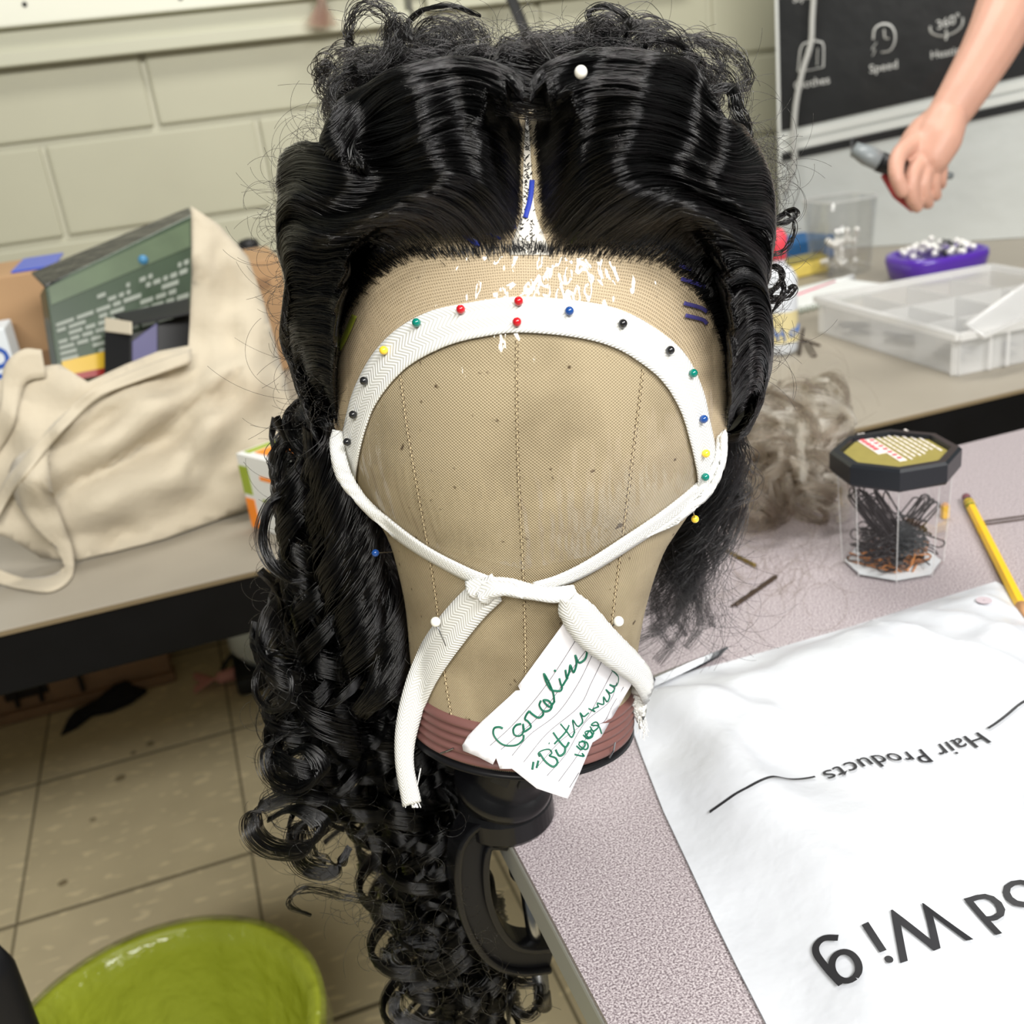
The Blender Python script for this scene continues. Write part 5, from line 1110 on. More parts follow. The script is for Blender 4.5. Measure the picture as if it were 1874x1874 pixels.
# white orange green carton
mat('carton_white', rgb(228, 230, 228), .4); mat('carton_orange', rgb(250, 140, 20), .4); mat('carton_green', rgb(150, 170, 40), .4)
A, B = onz(463, 966, KZ), onz(536, 990, KZ); ABd = B - A; Cn = _n(np.array([-ABd[1], ABd[0], 0])); Cn = Cn if Cn[0] + Cn[1] > 0 else -Cn
HB_ = .082; WB = .07; D_ = A + Cn * WB; C_ = B + Cn * WB
wc = empty('small_carton', (A + C_) / 2, 'white carton with orange and green panels beside tote bag', 'box')
lift = np.array([0, 0, .0012]); MB().hexa([A + lift, B + lift, C_ + lift, D_ + lift, A + up * HB_, B + up * HB_, C_ + up * HB_, D_ + up * HB_]).build('carton', 'carton_white', wc)
def cpatch(O, U, W_, u0, u1, v0, v1, m, nn): 
    q = [O + U * u0 + W_ * v0, O + U * u1 + W_ * v0, O + U * u1 + W_ * v1, O + U * u0 + W_ * v1]; MB().hexa([p + nn * .0006 for p in q] + [p - nn * .0003 for p in q]).build('printed_panel', m, wc)
nf_ = -Cn; Hh = up * HB_; na = _n(A - B)
cpatch(A, ABd, Hh, .0, .22, .02, .42, 'carton_orange', nf_); cpatch(A, ABd, Hh, .0, .22, .48, .85, 'carton_green', nf_); cpatch(A, ABd, Hh, .50, .85, .72, .77, 'carton_orange', nf_); cpatch(A, ABd, Hh, .45, .9, .42, .46, 'carton_green', nf_)
T0 = A + up * HB_; cpatch(T0, ABd, D_ - A, .25, .95, .15, .8, 'carton_orange', up); cpatch(T0, ABd, D_ - A, .05, .2, .1, .95, 'carton_green', up)
nb_ = -na; cpatch(B, C_ - B, Hh, .1, .6, .55, .95, 'carton_green', nb_); cpatch(B, C_ - B, Hh, .1, .9, .05, .45, 'carton_orange', nb_)
# hanging hank of brown hair on the rail
hair_mat('brown_hair', (.22, .12, .09), .3, .5)
hk = empty('hair_hank', ony(590, 20, WY - .05), 'reddish brown hank of hair hanging from the rail', 'hair')
rk = np.random.default_rng(3); S_ = []
for i in range(260):
    a, b_ = rk.normal(0, 1, 2); S_.append([ony(588 + a * w_, y, WY - .06 + .006 * b_) for y, w_ in ((-60, 3), (-20, 4), (5, 3), (20, 6), (46 + 4 * rk.normal(), 13))])
curves_obj('strands', np.array([catmull(s, 10) for s in S_]), .0005, 'brown_hair', hk); MB().tube([ony(587, 2, WY - .06), ony(589, 8, WY - .06)], .006, 10).build('tie', 'brown_tie' if 'brown_tie' in MATS else mat('brown_tie', rgb(90, 50, 45), .6), hk)
# black stick leaning at the back
tag(MB().tube([ony(925, -30, WY - .10), ony(975, 92, WY - .22), ony(1030, 260, WY - .35)], .012, 10, flat=.5).build('black_strap', 'black_card', None), 'black strip leaning up behind the crown of hair', 'strip')

# ------------------------------------------------------------------ under the counter and on the floor
mat('old_wood', rgb(150, 116, 86), .55, noise=(16, .3)); mat('slot_dark', rgb(26, 18, 14), .7)
wx0, wx1 = -.95, onz(318, 1232, 0)[0]; wyf = 2.10
wd = empty('wooden_crate', ((wx0 + wx1) / 2, 2.1, 0), 'brown wooden slatted crate under the counter', 'crate')
MB().box(((wx0 + wx1) / 2, 2.165, .13), (wx1 - wx0, .14, .24), bev=.003).build('body', 'old_wood', wd)
MB().box(((wx0 + wx1) / 2, 2.10, .012), (wx1 - wx0 + .01, .04, .022), bev=.003).build('bottom_rail', 'old_wood', wd)
for px in (-60, 48, 230): 
    q = ony(px, 1270, 2.09); MB().box((q[0], 2.094, .13), (.085 if px != 230 else .05, .004, .17 if px != 230 else .06), bev=.002).build('recess', 'slot_dark', wd)
for px in (26, 74, 155): q = ony(px, 1270, 2.09); MB().box((q[0], 2.09, .13), (.008, .012, .2), bev=.002).build('slat', 'slot_dark', wd)
mat('black_cloth', rgb(24, 22, 24), .9, bump=(40, .8, .01))
BC = [(112, 1348), (125, 1318), (150, 1300), (185, 1275), (225, 1258), (262, 1252), (270, 1268), (240, 1290), (205, 1305), (170, 1312), (140, 1335)]
p2, f2 = sheet2d([onz(x, y, .0)[:2] for x, y in BC], .02)
def ch(x, y):
    P_ = np.array([onz(*q, 0)[:2] for q in BC]); d = 9
    for i in range(len(P_)):
        a, b_ = P_[i], P_[(i + 1) % len(P_)]; t = np.clip(np.dot([x - a[0], y - a[1]], b_ - a) / np.dot(b_ - a, b_ - a), 0, 1); d = min(d, math.hypot(*(a + (b_ - a) * t - [x, y])))
    return .002 + .03 * min(1, d / .04) + .006 * math.sin(60 * x) * min(1, d / .02)
tag(mesh('black_cloth', [(x, y, ch(x, y)) for x, y in p2], f2, 'black_cloth', None, True, solid=.003), 'crumpled black cloth lying on the floor by wooden crate', 'cloth')
mat('pink_plastic', rgb(214, 150, 140), .5); mat('machine_white', rgb(206, 212, 210), .3, coat=.4)
br = empty('pink_brush', onz(400, 1245, 0), 'pink brush lying on the floor under counter', 'brush')
a = onz(398, 1242, .02); b_ = onz(462, 1222, .02); MB().tube([a, b_], [.012, .015], 12).build('handle', 'pink_plastic', br, smooth=True)
hb = MB()
for i in range(26): t = random.uniform(-1, 1); e_ = onz(360 + random.uniform(-6, 6), 1250 + t * 18, .01); hb.tube([a + np.array([0, 0, t * .004]), e_], .0022, 5)
q_ = hb.build('bristles', 'pink_plastic', br); q_['kind'] = 'stuff'
mc = empty('floor_machine', onz(490, 1215, 0), 'white rounded machine on black base under the counter', 'machine')
mp = onz(492, 1205, 0); mp[1] = min(mp[1], 2.02); cz = ony(490, 1160, mp[1])[2]
MB().lathe([(.001, cz - .062), (.05, cz - .05), (.078, cz - .01), (.078, cz + .03), (.06, cz + .06), (.001, cz + .075)], 32, (mp[0] + .005, mp[1], 0)).build('housing', 'machine_white', mc, smooth=True)
MB().box((mp[0] + .015, mp[1], (cz - .05) / 2 + .001), (.18, .16, max(.03, cz - .05)), bev=.01).build('base', 'black_card', mc)
MB().lathe([(.02, 0), (.022, .004), (.02, .008)], 20, (mp[0] - .01, mp[1] - .078, cz), Matrix.Rotation(PI / 2, 3, 'X')).build('dial', 'carton_white', mc, smooth=True)
tag(MB().tube(catmull([onz(470, 1150, .12), onz(440, 1180, .05), onz(408, 1222, .006), onz(420, 1236, .006), onz(470, 1228, .006), onz(520, 1215, .006)], 30), .005, 8).build('electric_cable', 'black_card', smooth=True), 'black electric cord trailing over the floor beside machine', 'cord')
# green bin with plastic liner
mat('bin_green', rgb(150, 158, 10), .35, coat=.2); mat('bin_rim', rgb(196, 190, 170), .5)
def liner_mat():
    m = mat('bin_liner', rgb(196, 208, 80), .15, coat=.8, trans=0.0, bump=(30, .9, .012)); b = m.node_tree.nodes['Principled BSDF']; b.inputs['Alpha'].default_value = .4
liner_mat()
bc = np.array([-.172, .805]); BR, BHt = .152, .30
bn = empty('waste_bin', (bc[0], bc[1], 0), 'lime green waste bin with clear crinkled liner on floor', 'bin')
MB().lathe([(.001, .002), (.108, .002), (.112, .006), (BR - .004, BHt - .006), (BR, BHt), (BR - .004, BHt + .001), (BR - .008, BHt - .006), (.105, .012), (.001, .010)], 64, (bc[0], bc[1], 0), cap=False).build('bin_body', 'bin_green', bn, smooth=True)
V = []; nu_, nv_ = 16, 90; rl = np.random.default_rng(9); wv_ = rl.normal(0, 1, nv_)
for i in range(nu_):
    t = i / (nu_ - 1)
    for j in range(nv_):
        an = 2 * PI * j / nv_; w_ = .5 * math.sin(9 * an + 1) + .4 * math.sin(17 * an) + .25 * wv_[j]
        if i < 5: r = BR + .004 + .0015 * w_ * (4 - i) / 2; z = BHt - .05 + .0525 * i / 4
        else: k = (i - 5) / (nu_ - 6); r = (BR - .012) * (1 - k) + .085 * k + .006 * w_ * min(1, .3 + k); z = BHt + .001 - (BHt - .03) * k
        V.append((bc[0] + r * math.cos(an), bc[1] + r * math.sin(an), z))
mesh('liner', V, grid_faces(nu_, nv_, True), 'bin_liner', bn, True)
# black chair arm at the corner
ca = empty('black_stand', onz(-40, 1900, 0), 'black rounded stand post beside the green bin', 'stand')
q = at(-12, 1800, .70); MB().tube([np.array([q[0], q[1], .01]), np.array([q[0], q[1], at(0, 1712, .70)[2] - .02]), np.array([q[0], q[1], at(0, 1706, .70)[2] - .004])], [.0165, .0165, .011], 20).build('post', 'black_satin', ca, smooth=True)
MB().box((q[0] - .12, q[1], .012), (.26, .05, .02), bev=.006).build('foot', 'black_satin', ca)

# ------------------------------------------------------------------ right side of the counter
mat('pack_black', rgb(26, 27, 28), .35, coat=.3, bump=(5, .25, .02)); mat('pack_white', rgb(196, 199, 196), .32, coat=.2, bump=(5, .45, .03)); mat('pack_ink', rgb(200, 200, 196), .5); mat('pack_edge', rgb(214, 216, 212), .3); mat('cord_grey', rgb(180, 180, 176), .5)
pk = empty('steamer_package', onz(1640, 470, KZ), 'large white package with black icon panel standing against the wall', 'package')
W0 = ony(1432, 300, 1.98); W1 = ony(1990, 300, 1.62); PX = _n(np.array([W1[0] - W0[0], W1[1] - W0[1], 0])); PNn = np.array([PX[1], -PX[0], 0.]); PW = np.linalg.norm((W1 - W0)[:2])
PO = np.array([W0[0], W0[1], KZ + .001]); PHt = .75
def pk2(px, py):   # pixel onto the package face -> (u, z)
    r = ray(px, py); t = PNn.dot(PO - CAM) / PNn.dot(r); p = CAM + r * t; return np.dot(p - PO, PX), p[2]
def pkp(u, z, l=.0): p = PO + PX * u + PNn * l; return np.array([p[0], p[1], z])
MB().hexa([pkp(0, PO[2]), pkp(PW, PO[2]), pkp(PW, PO[2], -.12), pkp(0, PO[2], -.12), pkp(0, PO[2] + PHt), pkp(PW, PO[2] + PHt), pkp(PW, PO[2] + PHt, -.12), pkp(0, PO[2] + PHt, -.12)]).build('carton', 'pack_white', pk)
def slab(name, u0, u1, za0, za1, zb0, zb1, m, l): return MB().hexa([pkp(u0, za0, l), pkp(u1, za1, l), pkp(u1, za1, 0), pkp(u0, za0, 0), pkp(u0, zb0, l), pkp(u1, zb1, l), pkp(u1, zb1, 0), pkp(u0, zb0, 0)]).build(name, m, pk)
def band(name, pa, pb, pc_, pd, m, l): a, b_, c_, d_ = pk2(*pa), pk2(*pb), pk2(*pc_), pk2(*pd); slab(name, a[0], b_[0], a[1], b_[1], d_[1], c_[1], m, l)
ua, za = pk2(1426, 241); ub, zb_ = pk2(1721, 174); k_ = (zb_ - za) / (ub - ua)
def zl_(u, dz=0): return za + k_ * (u - ua) + dz
ICP = slab('icon_panel', ua, PW - .005, zl_(ua), zl_(PW), PO[2] + PHt - .01, PO[2] + PHt - .01, 'pack_black', .002)
slab('stripe', ua, PW - .005, zl_(ua, -.022), zl_(PW, -.022), zl_(ua, -.008), zl_(PW, -.008), 'pack_edge', .003); slab('stripe', ua, PW - .005, zl_(ua, -.042), zl_(PW, -.042), zl_(ua, -.028), zl_(PW, -.028), 'pack_edge', .003)
slab('stripe', ua, PW - .005, zl_(ua, -.060), zl_(PW, -.060), zl_(ua, -.044), zl_(PW, -.044), 'pack_black', .003)
slab('side_edge', -.002, ua - .002, PO[2], PO[2], PO[2] + PHt, PO[2] + PHt, 'pack_edge', .004)
def pkline(P, r, n=20): MB().tube([pkp(*pk2(x, y), .004) for x, y in catmull(P, n)], r, 6, flat=.4).build('icon_line', 'pack_ink', ICP)
def zk(L): return [(1374 + x / 3.748, y / 3.748) for x, y in L]
pkline(zk([(325, 490), (345, 330), (390, 290), (470, 285), (500, 310), (500, 460)]), .0026, 24); pkline(zk([(325, 490), (410, 480), (500, 460)]), .0026, 8); pkline(zk([(380, 470), (385, 330)]), .002, 6); pkline(zk([(455, 450), (460, 330)]), .002, 6); pkline(zk([(395, 290), (430, 270), (465, 285)]), .003, 8)
pkline(zk([(840, 270), (850, 200), (900, 165), (960, 175), (990, 230), (985, 300), (950, 350), (895, 360)]), .003, 30); pkline(zk([(915, 200), (920, 260), (950, 265)]), .0026, 10); pkline(zk([(865, 290), (830, 340), (855, 340), (835, 385)]), .0026, 10)
pkline(zk([(1230, 180), (1235, 220), (1280, 245), (1340, 245), (1410, 215), (1450, 170), (1455, 120)]), .003, 26); pkline(zk([(1335, 205), (1345, 240), (1335, 275)]), .003, 8)
def pktext(txt, p0, p1):
    o = text_mesh('lettering', txt, .03, (0, 0), (1, 0), 'pack_ink', ICP, lambda x, y: 0.0); a = pk2(*p0); b_ = pk2(*p1); L = math.hypot(b_[0] - a[0], b_[1] - a[1]); cs, sn = (b_[0] - a[0]) / L, (b_[1] - a[1]) / L
    for v in o.data.vertices: x, y = v.co.x * L, v.co.y * L; v.co = pkp(a[0] + x * cs - y * sn, a[1] + x * sn + y * cs, .0035)
pktext('Clothes', (1454, 164), (1519, 152)); pktext('Speed', (1592, 134), (1643, 124)); pktext('Heating', (1704, 108), (1768, 96)); pktext('360°', (1716, 54), (1758, 40)); pktext('Style', (1452, 5), (1486, -3))
tag(MB().tube([pkp(*pk2(x, y), .03) for x, y in catmull([(1496, -60), (1490, 30), (1487, 80), (1472, 130), (1460, 190), (1456, 250), (1458, 290), (1448, 330), (1440, 350)], 40)], .0055, 10).build('power_cable', 'cord_grey', smooth=True), 'pale grey power cord hanging in front of black panel', 'cord')
# clear tumbler of silver pins
cp = onz(1537, 500, KZ); ch_ = ony(1537, 362, cp[1])[2] - KZ
cu_ = empty('tumbler', cp, 'clear square tumbler holding silver ball pins', 'tumbler')
def sq(r, z, k, n=8):
    out = []
    for i in range(24):
        an = 2 * PI * i / 24 + .35; c, s_ = math.cos(an), math.sin(an); q = (abs(c) ** 4 + abs(s_) ** 4) ** -.25; out.append((cp[0] + r * q * c, cp[1] + r * q * s_, z))
    return out
pf = [(.044, KZ + .001), (.046, KZ + .004), (.056, KZ + ch_), (.0545, KZ + ch_), (.044, KZ + .012), (.002, KZ + .012)]
MB().add([p for r, z in pf for p in sq(r, z, 0)], grid_faces(len(pf), 24, True) + [tuple(range(23, -1, -1))]).build('cup', 'clear_plastic', cu_, smooth=True)
MB().tube(sq(.0556, KZ + ch_, 0) + sq(.0556, KZ + ch_, 0)[:1], .0012, 6, cap=False).build('rim', 'clear_rim', cu_, smooth=True)
mat('silver_ball', rgb(240, 238, 234), .18, metal=.3)
def ballpin(L, r):
    o = MB().ball((0, 0, 0), r, 10, 7).tube([(0, 0, 0), (0, 0, -L)], .0006, 5).build('ball_pin', 'silver_ball', smooth=True); me = o.data; bpy.data.objects.remove(o); return me
BPM = ballpin(.05, .0066); BPS = ballpin(.035, .0056)
def setpin(me, loc, dv, lb, grp):
    o = bpy.data.objects.new('ball_pin', me); COL.objects.link(o); o.location = Vector([float(v) for v in loc]); o.rotation_mode = 'QUATERNION'; o.rotation_quaternion = Vector(dv).to_track_quat('Z', 'X'); tag(o, lb, 'pin', grp)
rq = random.Random(8)
for i in range(26):
    x, y = rq.uniform(-.026, .026), rq.uniform(-.026, .026); z = KZ + .03 + (.05 * rq.random() if i > 10 else .012 * rq.random())
    setpin(BPM if i > 10 else BPS, (cp[0] + x, cp[1] + y, max(z, KZ + .058) if i > 10 else KZ + .022), (x * 6 + rq.uniform(-.2, .2), y * 6 + rq.uniform(-.2, .2), 1) if i > 10 else (rq.uniform(-1, 1), rq.uniform(-1, 1), .25), 'silver ball-headed pin inside the clear tumbler', 'silver pins in the tumbler')
# purple magnetic pin holder
mat('purple_plastic', rgb(84, 44, 166), .3, coat=.4)
pp = onz(1735, 512, KZ); pu = empty('pin_holder', pp, 'purple rounded pin holder heaped with silver ball pins', 'pin holder')
pr_ = [(.060, .001), (.072, .008), (.078, .036), (.076, .046), (.072, .046), (.066, .038), (.002, .034)]
MB().add([(pp[0] + r * 1.08 * math.cos(a) * (abs(math.cos(a)) ** 3 + abs(math.sin(a)) ** 3) ** (-1 / 3), pp[1] + .03 + r * .8 * math.sin(a) * (abs(math.cos(a)) ** 3 + abs(math.sin(a)) ** 3) ** (-1 / 3), KZ + z) for r, z in pr_ for a in np.linspace(0, 2 * PI, 40, endpoint=False)], grid_faces(len(pr_), 40, True)).build('tray', 'purple_plastic', pu, smooth=True)
MB().lathe([(.001, KZ + .0342), (.060, KZ + .0346), (.061, KZ + .0352)], 30, (pp[0], pp[1] + .03, 0), cap=False).build('magnet_pad', 'dark_grey', pu)
mat('pin_dark', rgb(40, 40, 44), .2, metal=.6); BPD = ballpin(.035, .0045); BPD = BPD.copy(); BPD.materials.clear(); BPD.materials.append(MATS['pin_dark'])
for i in range(64):
    an = rq.uniform(0, 6.28); rd = .064 * math.sqrt(rq.random()); z = KZ + .046 + .028 * rq.random() * (1 - rd / .07)
    dk_ = i % 5 == 0; setpin(BPD if dk_ else BPS, (pp[0] + rd * math.cos(an), pp[1] + .03 + rd * math.sin(an) * .8, z), (math.cos(an), math.sin(an), rq.uniform(.0, .35)), 'dark ball-headed pin among silver ones on purple holder' if dk_ else 'silver ball-headed pin heaped on the purple holder', 'pins on the purple holder')
# compartment organiser
A = onz(1742, 694, KZ); B = onz(1492, 612, KZ); dA = _n(B - A); dB = np.array([dA[1], -dA[0], 0]); dB = dB if dB[0] > 0 else -dB
LA = np.linalg.norm(B - A); LB = .30; OH = .052
og = empty('organiser_box', A + dA * LA / 2 + dB * .1, 'frosted clear compartment box with hinged lid on counter', 'storage box')
def opn(a, b_, z): p = A + dA * a + dB * b_; return np.array([p[0], p[1], KZ + z])
def wallq(a0, b0, a1, b1, z0_, z1_, t, name, m='frosted_plastic', flare=.004):
    d = _n(np.array([a1 - a0, b1 - b0])); n2 = np.array([-d[1], d[0]]) * t / 2
    q = [(a0 + n2[0], b0 + n2[1]), (a1 + n2[0], b1 + n2[1]), (a1 - n2[0], b1 - n2[1]), (a0 - n2[0], b0 - n2[1])]
    MB().hexa([opn(*p, z0_) for p in q] + [opn(*p, z1_) for p in q]).build(name, m, og)
g_ = .002
wallq(g_, .012, LA - g_, .012 - .0, .0025, OH, g_, 'side_wall') ; wallq(0.006, g_, .006, LB, .0025, OH, g_, 'side_wall'); wallq(LA - .006, g_, LA - .006, LB, .0025, OH, g_, 'side_wall'); wallq(g_, LB - .004, LA - g_, LB - .004, .0025, OH, g_, 'side_wall')
MB().hexa([opn(0.004, .010, .001), opn(LA - .004, .010, .001), opn(LA - .004, LB, .001), opn(.004, LB, .001), opn(.004, .010, .0025), opn(LA - .004, .010, .0025), opn(LA - .004, LB, .0025), opn(.004, LB, .0025)]).build('floor_panel', 'frosted_plastic', og)
for f in (.30, .62): wallq(LA * f, .014, LA * f, LB - .006, .003, OH - .004, .0016, 'divider')
for f in (.25, .5, .75): wallq(.008, LB * f, LA - .008, LB * f, .003, OH - .004, .0016, 'divider')
rimp = [(-.004, .004), (LA * .5, .004), (LA + .004, .004), (LA + .004, LB * .5), (LA + .004, LB + .004), (LA * .5, LB + .004), (-.004, LB + .004), (-.004, LB * .5), (-.004, .004)]
for (a0, b0), (a1, b1) in zip(rimp[:-1], rimp[1:]): wallq(a0, b0, a1, b1, OH - .004, OH + .004, .010, 'rim', 'clear_rim')
# its lid, propped open across the far end
q = [at(1768, 596, 1.25), at(1800, 616, 1.235), at(2010, 520, 1.30), at(2010, 430, 1.37)]
MB().hexa(q + [p + up * .003 for p in q]).build('lid', 'frosted_plastic', og); MB().tube([q[3], q[0], q[1], q[2]], .0032, 8).build('lid_rim', 'clear_rim', og, smooth=True)
for b0 in (.05, .075): MB().tube([opn(-.004, b0, .004), opn(-.004, b0, OH)], .002, 6).build('latch_rib', 'clear_rim', og)
for i, (a_, b_) in enumerate(((.22, .04), (.20, .09), (.14, .05), (.055, .05), (.04, .11), (.05, .2), (.15, .13))):
    c = opn(a_ * LA / .26, b_, .0); cl_ = rq.uniform(0, 3); mb = []
    for j in range(9):
        th = cl_ + rq.uniform(-.35, .35); s_ = c + np.array([rq.uniform(-.012, .012), rq.uniform(-.012, .012), .005 + .0015 * j]); d_ = np.array([math.cos(th), math.sin(th), 0]) * .02
        bobby('bobby_pin', s_ - d_, s_ + d_, 'pin_slate' if 'pin_slate' in MATS else (mat('pin_slate', rgb(58, 66, 84), .4) and 'pin_slate'), 'slate dark bobby pin lying in frosted organiser compartment', r=.0014, group='bobby pins in the organiser')
# bottle, sponge, papers and markers left of the organiser
mat('bottle_white', rgb(214, 218, 224), .35); mat('label_tan', rgb(214, 200, 150), .5); mat('ink_pen_blue', rgb(40, 100, 180), .5)
bp_ = onz(1428, 645, KZ); bh = ony(1428, 500, bp_[1])[2] - KZ
bo = empty('squeeze_bottle', bp_, 'white plastic bottle with tan label and blue handwriting behind hair', 'bottle')
R_ = .0245
MB().lathe([(R_ - .004, KZ + .001), (R_, KZ + .006), (R_, KZ + bh * .95), (R_ - .006, KZ + bh + .006), (.010, KZ + bh + .012), (.009, KZ + bh + .02)], 32, (bp_[0], bp_[1], 0)).build('bottle_body', 'bottle_white', bo, smooth=True)
MB().lathe([(.011, KZ + bh + .02), (.012, KZ + bh + .05), (.006, KZ + bh + .06)], 16, (bp_[0], bp_[1], 0)).build('cap', 'lid_red', bo, smooth=True)
MB().lathe([(R_ + .0004, KZ + bh * .16), (R_ + .0004, KZ + bh * .55)], 32, (bp_[0], bp_[1], 0), cap=False).build('label_band', 'label_tan', bo, smooth=True)
def bot(px, py): r = ray(px, py); p = CAM + r * (np.dot(bp_ - CAM, ROT @ np.array([0, 0, -1.])) - R_ * 1.0); c = np.array([bp_[0], bp_[1], p[2]]); v = p - c; v[2] = 0; return c + _n(v) * (R_ + .0012)
for L in ([(1420, 596), (1426, 622)], [(1428, 598), (1434, 622)], [(1420, 610), (1432, 608)], [(1442, 600), (1437, 606), (1440, 614), (1447, 610)], [(1447, 598), (1450, 608), (1454, 596)], [(1455, 606), (1458, 592)]): MB().tube([bot(*p) for p in catmull(L, 8)], .0013, 6).build('handwriting', 'ink_pen_blue', bo)
mat('sponge_blue', rgb(40, 96, 150), .8, bump=(80, .5, .003)); mat('sponge_yellow', rgb(238, 214, 110), .8, bump=(80, .5, .003)); mat('pink_marker', rgb(228, 30, 100), .35); mat('paper_white', rgb(238, 240, 238), .6); mat('paper_green', rgb(120, 140, 110), .6)
def sbox(name, px, py, zb0, w_, d_, h_, m, rot, parent): c = onz(px, py, KZ); MB().box((c[0], c[1], KZ + zb0 + h_ / 2), (w_, d_, h_), Matrix.Rotation(rot, 3, 'Z'), bev=min(h_, .012) * .35).build(name, m, parent); return c
nt_ = empty('notepad', onz(1500, 530, KZ), 'white notepad with green spiral edge under the tumbler side', 'notepad'); sbox('pages', 1500, 545, .001, .20, .12, .010, 'paper_white', .15, nt_); c_ = onz(1500, 560, KZ)
for i in range(16): MB().tube([(c_[0] - .085 + i * .0115, c_[1] - .022 - .004 + i * .0017, KZ + .005 + .005 * math.sin(a)) if False else (c_[0] - .085 + i * .0115, c_[1] - .030 + i * .0017 + .005 * math.cos(a), KZ + .006 + .005 * math.sin(a)) for a in np.linspace(0, 2 * PI, 9)], .0008, 4, cap=False).build('spiral', 'paper_green', nt_)
sp_ = empty('blue_pad', onz(1462, 470, KZ), 'blue fabric pad lying behind yellow sponge', 'pad'); sbox('cover', 1455, 478, .001, .13, .09, .045, 'sponge_blue', .2, sp_); sbox('strap', 1455, 486, .0, .135, .02, .022, 'black_card', .2, sp_)
ys = empty('yellow_sponge', onz(1462, 500, KZ), 'yellow sponge lying on the counter beside tumbler', 'sponge'); sbox('foam', 1455, 505, .001, .12, .055, .026, 'sponge_yellow', .15, ys); sbox('scouring_side', 1455, 505, .0275, .118, .053, .004, 'lid_gold', .15, ys)
def marker(px0, py0, px1, py1, m, lb, z=.0062):
    e_ = empty('marker', onz((px0 + px1) / 2, (py0 + py1) / 2, KZ), lb, 'marker'); a, b_ = onz(px0, py0, KZ + z), onz(px1, py1, KZ + z)
    MB().tube([a, a + (b_ - a) * .68], .006, 12).build('barrel', m, e_, smooth=True); MB().tube([a + (b_ - a) * .68, b_], .0064, 12).build('cap', 'paper_white', e_, smooth=True); MB().tube([a - (b_ - a) * .03, a], [.003, .005], 10).build('end', 'paper_white', e_, smooth=True)
marker(1455, 546, 1560, 508, 'pink_marker', 'pink and white marker lying behind the organiser'); marker(1395, 470, 1440, 415, 'pink_marker', 'red marker end showing at the hair edge beside blue pad')
bobby('bobby_pin', onz(1462, 650, KZ + .0015), onz(1470, 600, KZ + .0015), 'pin_brown', 'brown bobby pin on counter beside the white bottle', r=.0013); bobby('bobby_pin', onz(1500, 632, KZ + .0015), onz(1466, 620, KZ + .0015), 'pin_brown', 'brown bobby pin lying crosswise near organiser corner', r=.0013); bobby('bobby_pin', onz(1490, 652, KZ + .0015), onz(1474, 622, KZ + .0015), 'pin_brown', 'open brown bobby pin lying in front of organiser', r=.0013, open_=.006)
bobby('bobby_pin', onz(1428, 698, KZ + .0015), onz(1420, 730, KZ + .0015), 'pin_brown', 'brown bobby pin lying alone near the blond curls', r=.0013)
# ash blond curls heaped against the counter
ab = empty('blond_hairpiece', onz(1430, 930, TZ), 'ash blond curly hairpiece heaped between desk and counter', 'hairpiece')
ra = np.random.default_rng(12)
for i in range(70):
    px, py = ra.uniform(1320, 1520), ra.uniform(730, 930); d = np.interp(py, [700, 800, 950], [1.02, .95, .86]); c = at(px, py, d); n = 50; R0 = ra.uniform(.010, .026); tr = ra.uniform(.7, 2.0); an = np.linspace(0, 2 * PI * tr, n) + ra.uniform(0, 6.28)
    e1 = _n(ra.normal(size=3)); e2 = _n(np.cross(e1, ra.normal(size=3))); e3 = np.cross(e1, e2)
    pth = c + np.outer(np.cos(an) * R0, e1) + np.outer(np.sin(an) * R0, e2) + np.outer(np.linspace(-.5, .5, n) * .03, e3); pth[:, 2] = np.maximum(pth[:, 2], TZ + .003)
    curves_obj('curl', lock(pth, int(ra.uniform(18, 50)), .006, .003, ra, frizz=.0018), .00022, 'blond_hair' if ra.uniform() < .4 else 'ash_hair', ab)
S_ = []
for i in range(330):
    p = np.array([ra.uniform(1330, 1530), ra.uniform(700, 1080)]); ang = ra.uniform(0, 6.28); cv = ra.choice([-1, 1]) * ra.uniform(.005, .04); ln = ra.gamma(2, 45); path = []
    for k in range(26):
        d = min(np.interp(p[1], [700, 800, 1000], [1.02, .95, .84]), proj(onz(p[0], p[1], TZ))[2]) - .004; path.append(at(p[0], p[1], d)); p = p + ln / 26 * np.array([math.cos(ang), math.sin(ang)]); ang += cv * ln / 26
    S_.append(path)
curves_obj('loose_hairs', np.array(S_), .00011, 'ash_hair', ab, kind='stuff')
# crinkled clear bag beside the jar
CBG = [onz(x, y, TZ)[:2] for x, y in ((1440, 905), (1545, 880), (1555, 940), (1500, 960), (1450, 955))]
p2, f2 = sheet2d(CBG, .012); rz = np.random.default_rng(2)
tag(mesh('clear_bag', [(x, y, TZ + .004 + .03 * abs(math.sin(60 * x + 20 * y)) * .5 + .012 * rz.random()) for x, y in p2], f2, 'bag_film', None, False), 'crumpled clear plastic bag between blond curls and jar', 'plastic bag')
MB  # end of small things
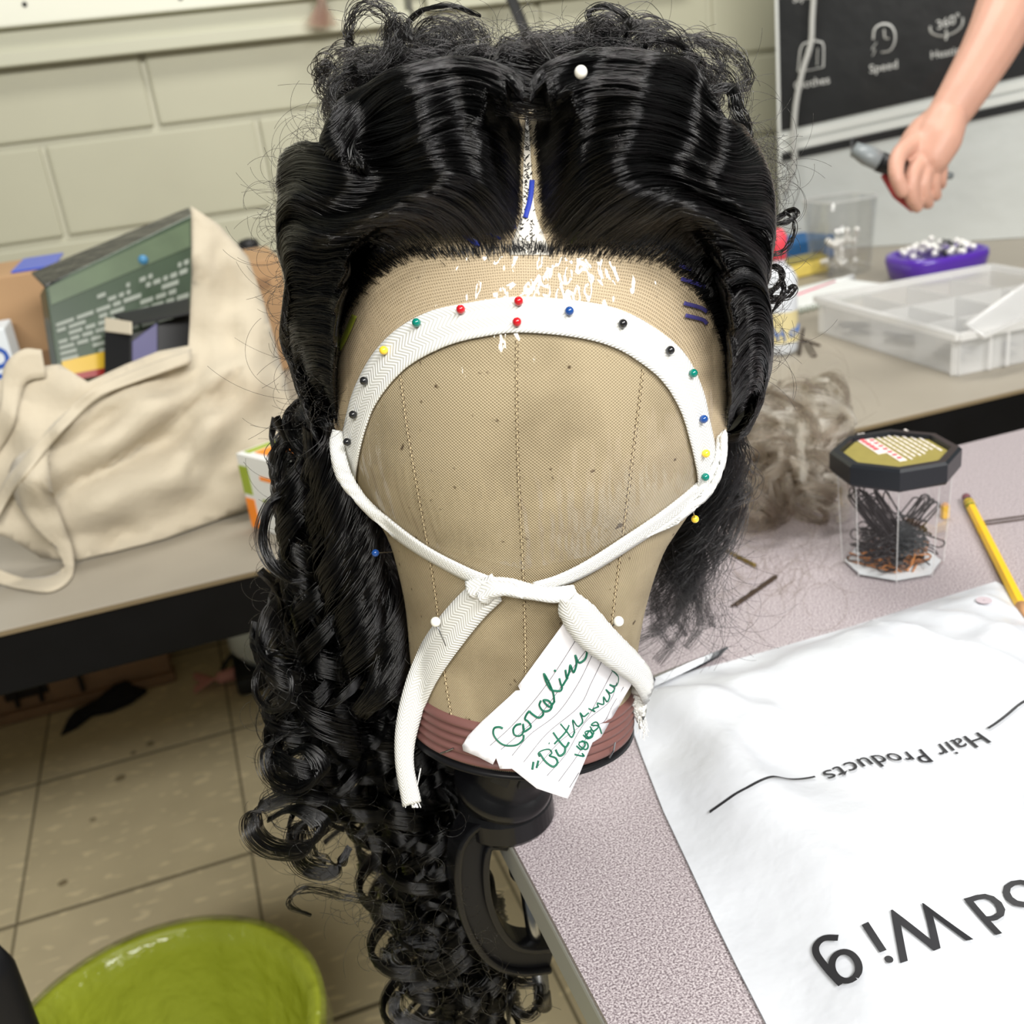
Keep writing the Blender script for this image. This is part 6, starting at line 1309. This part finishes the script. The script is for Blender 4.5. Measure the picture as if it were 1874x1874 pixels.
# ------------------------------------------------------------------ reaching forearm and hand
mat('skin', rgb(206, 158, 138), .5, noise=(18, .12), sss=.12); mat('nail', rgb(232, 180, 165), .3)
ad = 1.28
pa_ = empty('person', at(1730, 200, ad), 'bare forearm and hand of a person reaching in holding clippers', 'person')
def skin_body(chains):
    """chains: list of (pts, radii); joined into one skinned surface by remesh"""
    b = MB()
    for pts, rad in chains:
        P = catmull(pts, 14); Rr = np.interp(np.linspace(0, 1, 14), np.linspace(0, 1, len(rad)), rad); b.tube(P, list(Rr), 16)
        b.ball(P[-1], rad[-1] * .99, 12, 8); b.ball(P[0], rad[0] * .99, 12, 8)
    o = b.build('arm_and_hand', 'skin', pa_, smooth=True); md = o.modifiers.new('remesh', 'REMESH'); md.mode = 'VOXEL'; md.voxel_size = .0022; md.use_smooth_shade = True
    sm = o.modifiers.new('smooth', 'SMOOTH'); sm.factor = .6; sm.iterations = 5; return o
A3 = lambda x, y, d=0.0: at(x, y, ad + d)
ch3 = [([A3(1990, -250, .10), A3(1880, -60, .04), A3(1820, 70, .01), A3(1765, 165, 0), A3(1728, 222, 0)], [.050, .047, .043, .034, .025]),
       ([A3(1732, 215), A3(1712, 255), A3(1690, 285)], [.026, .030, .027]), ([A3(1722, 225, .01), A3(1690, 255, .008), A3(1672, 275, .006)], [.024, .026, .022]), ([A3(1735, 225, -.01), A3(1722, 260, -.012), A3(1708, 290, -.012)], [.022, .024, .020]),
       ([A3(1672, 262, -.008), A3(1645, 285, -.03), A3(1640, 320, -.040), A3(1652, 350, -.036)], [.013, .011, .0095, .0085]),      # thumb side finger
       ([A3(1690, 285, -.004), A3(1670, 320, -.024), A3(1668, 356, -.022), A3(1678, 378, -.010)], [.012, .0105, .0095, .008]),
       ([A3(1702, 290, .002), A3(1690, 325, -.016), A3(1690, 355, -.012), A3(1698, 372, .002)], [.012, .0105, .0095, .008]),
       ([A3(1712, 288, .010), A3(1708, 318, -.006), A3(1708, 342, -.002), A3(1712, 358, .010)], [.0115, .010, .009, .0078]),
       ([A3(1720, 280, .018), A3(1722, 306, .004), A3(1722, 326, .008), A3(1722, 338, .018)], [.0105, .009, .008, .007])]
skin_body(ch3)
clp = empty('hair_clippers', A3(1640, 300), 'grey and black hair clippers held in the reaching hand', 'clippers')
mat('clipper_grey', rgb(130, 136, 138), .35); mat('clipper_red', rgb(180, 70, 70), .4)
g0, g1, g2, g3 = A3(1562, 272, .0), A3(1610, 296, -.004), A3(1660, 316, -.002), A3(1742, 322, .012)
MB().tube([g0, g0 + (g1 - g0) * .5, g1], [.014, .020, .019], 14, flat=.6).build('head', 'clipper_grey', clp, smooth=True); MB().tube([g1, g2, g2 + (g3 - g2) * .5], [.018, .015, .012], 14, flat=.7).build('grip', 'black_card', clp, smooth=True); MB().tube([g2 + (g3 - g2) * .5, g3], [.009, .004], 10).build('cord_end', 'clipper_grey', clp, smooth=True)
tt = MB()
for i in range(9): p = g0 + (ROT @ np.array([0, 1., 0])) * (.011 - .0027 * i); tt.tube([p, p + (g0 - g1) * .12], .0009, 4)
tt.build('blade_teeth', 'steel', clp)
MB().tube([A3(1622, 318, .004), A3(1645, 355, .002), A3(1672, 385, 0)], [.012, .013, .006], 12, flat=.5).build('red_guard', 'clipper_red', clp, smooth=True)
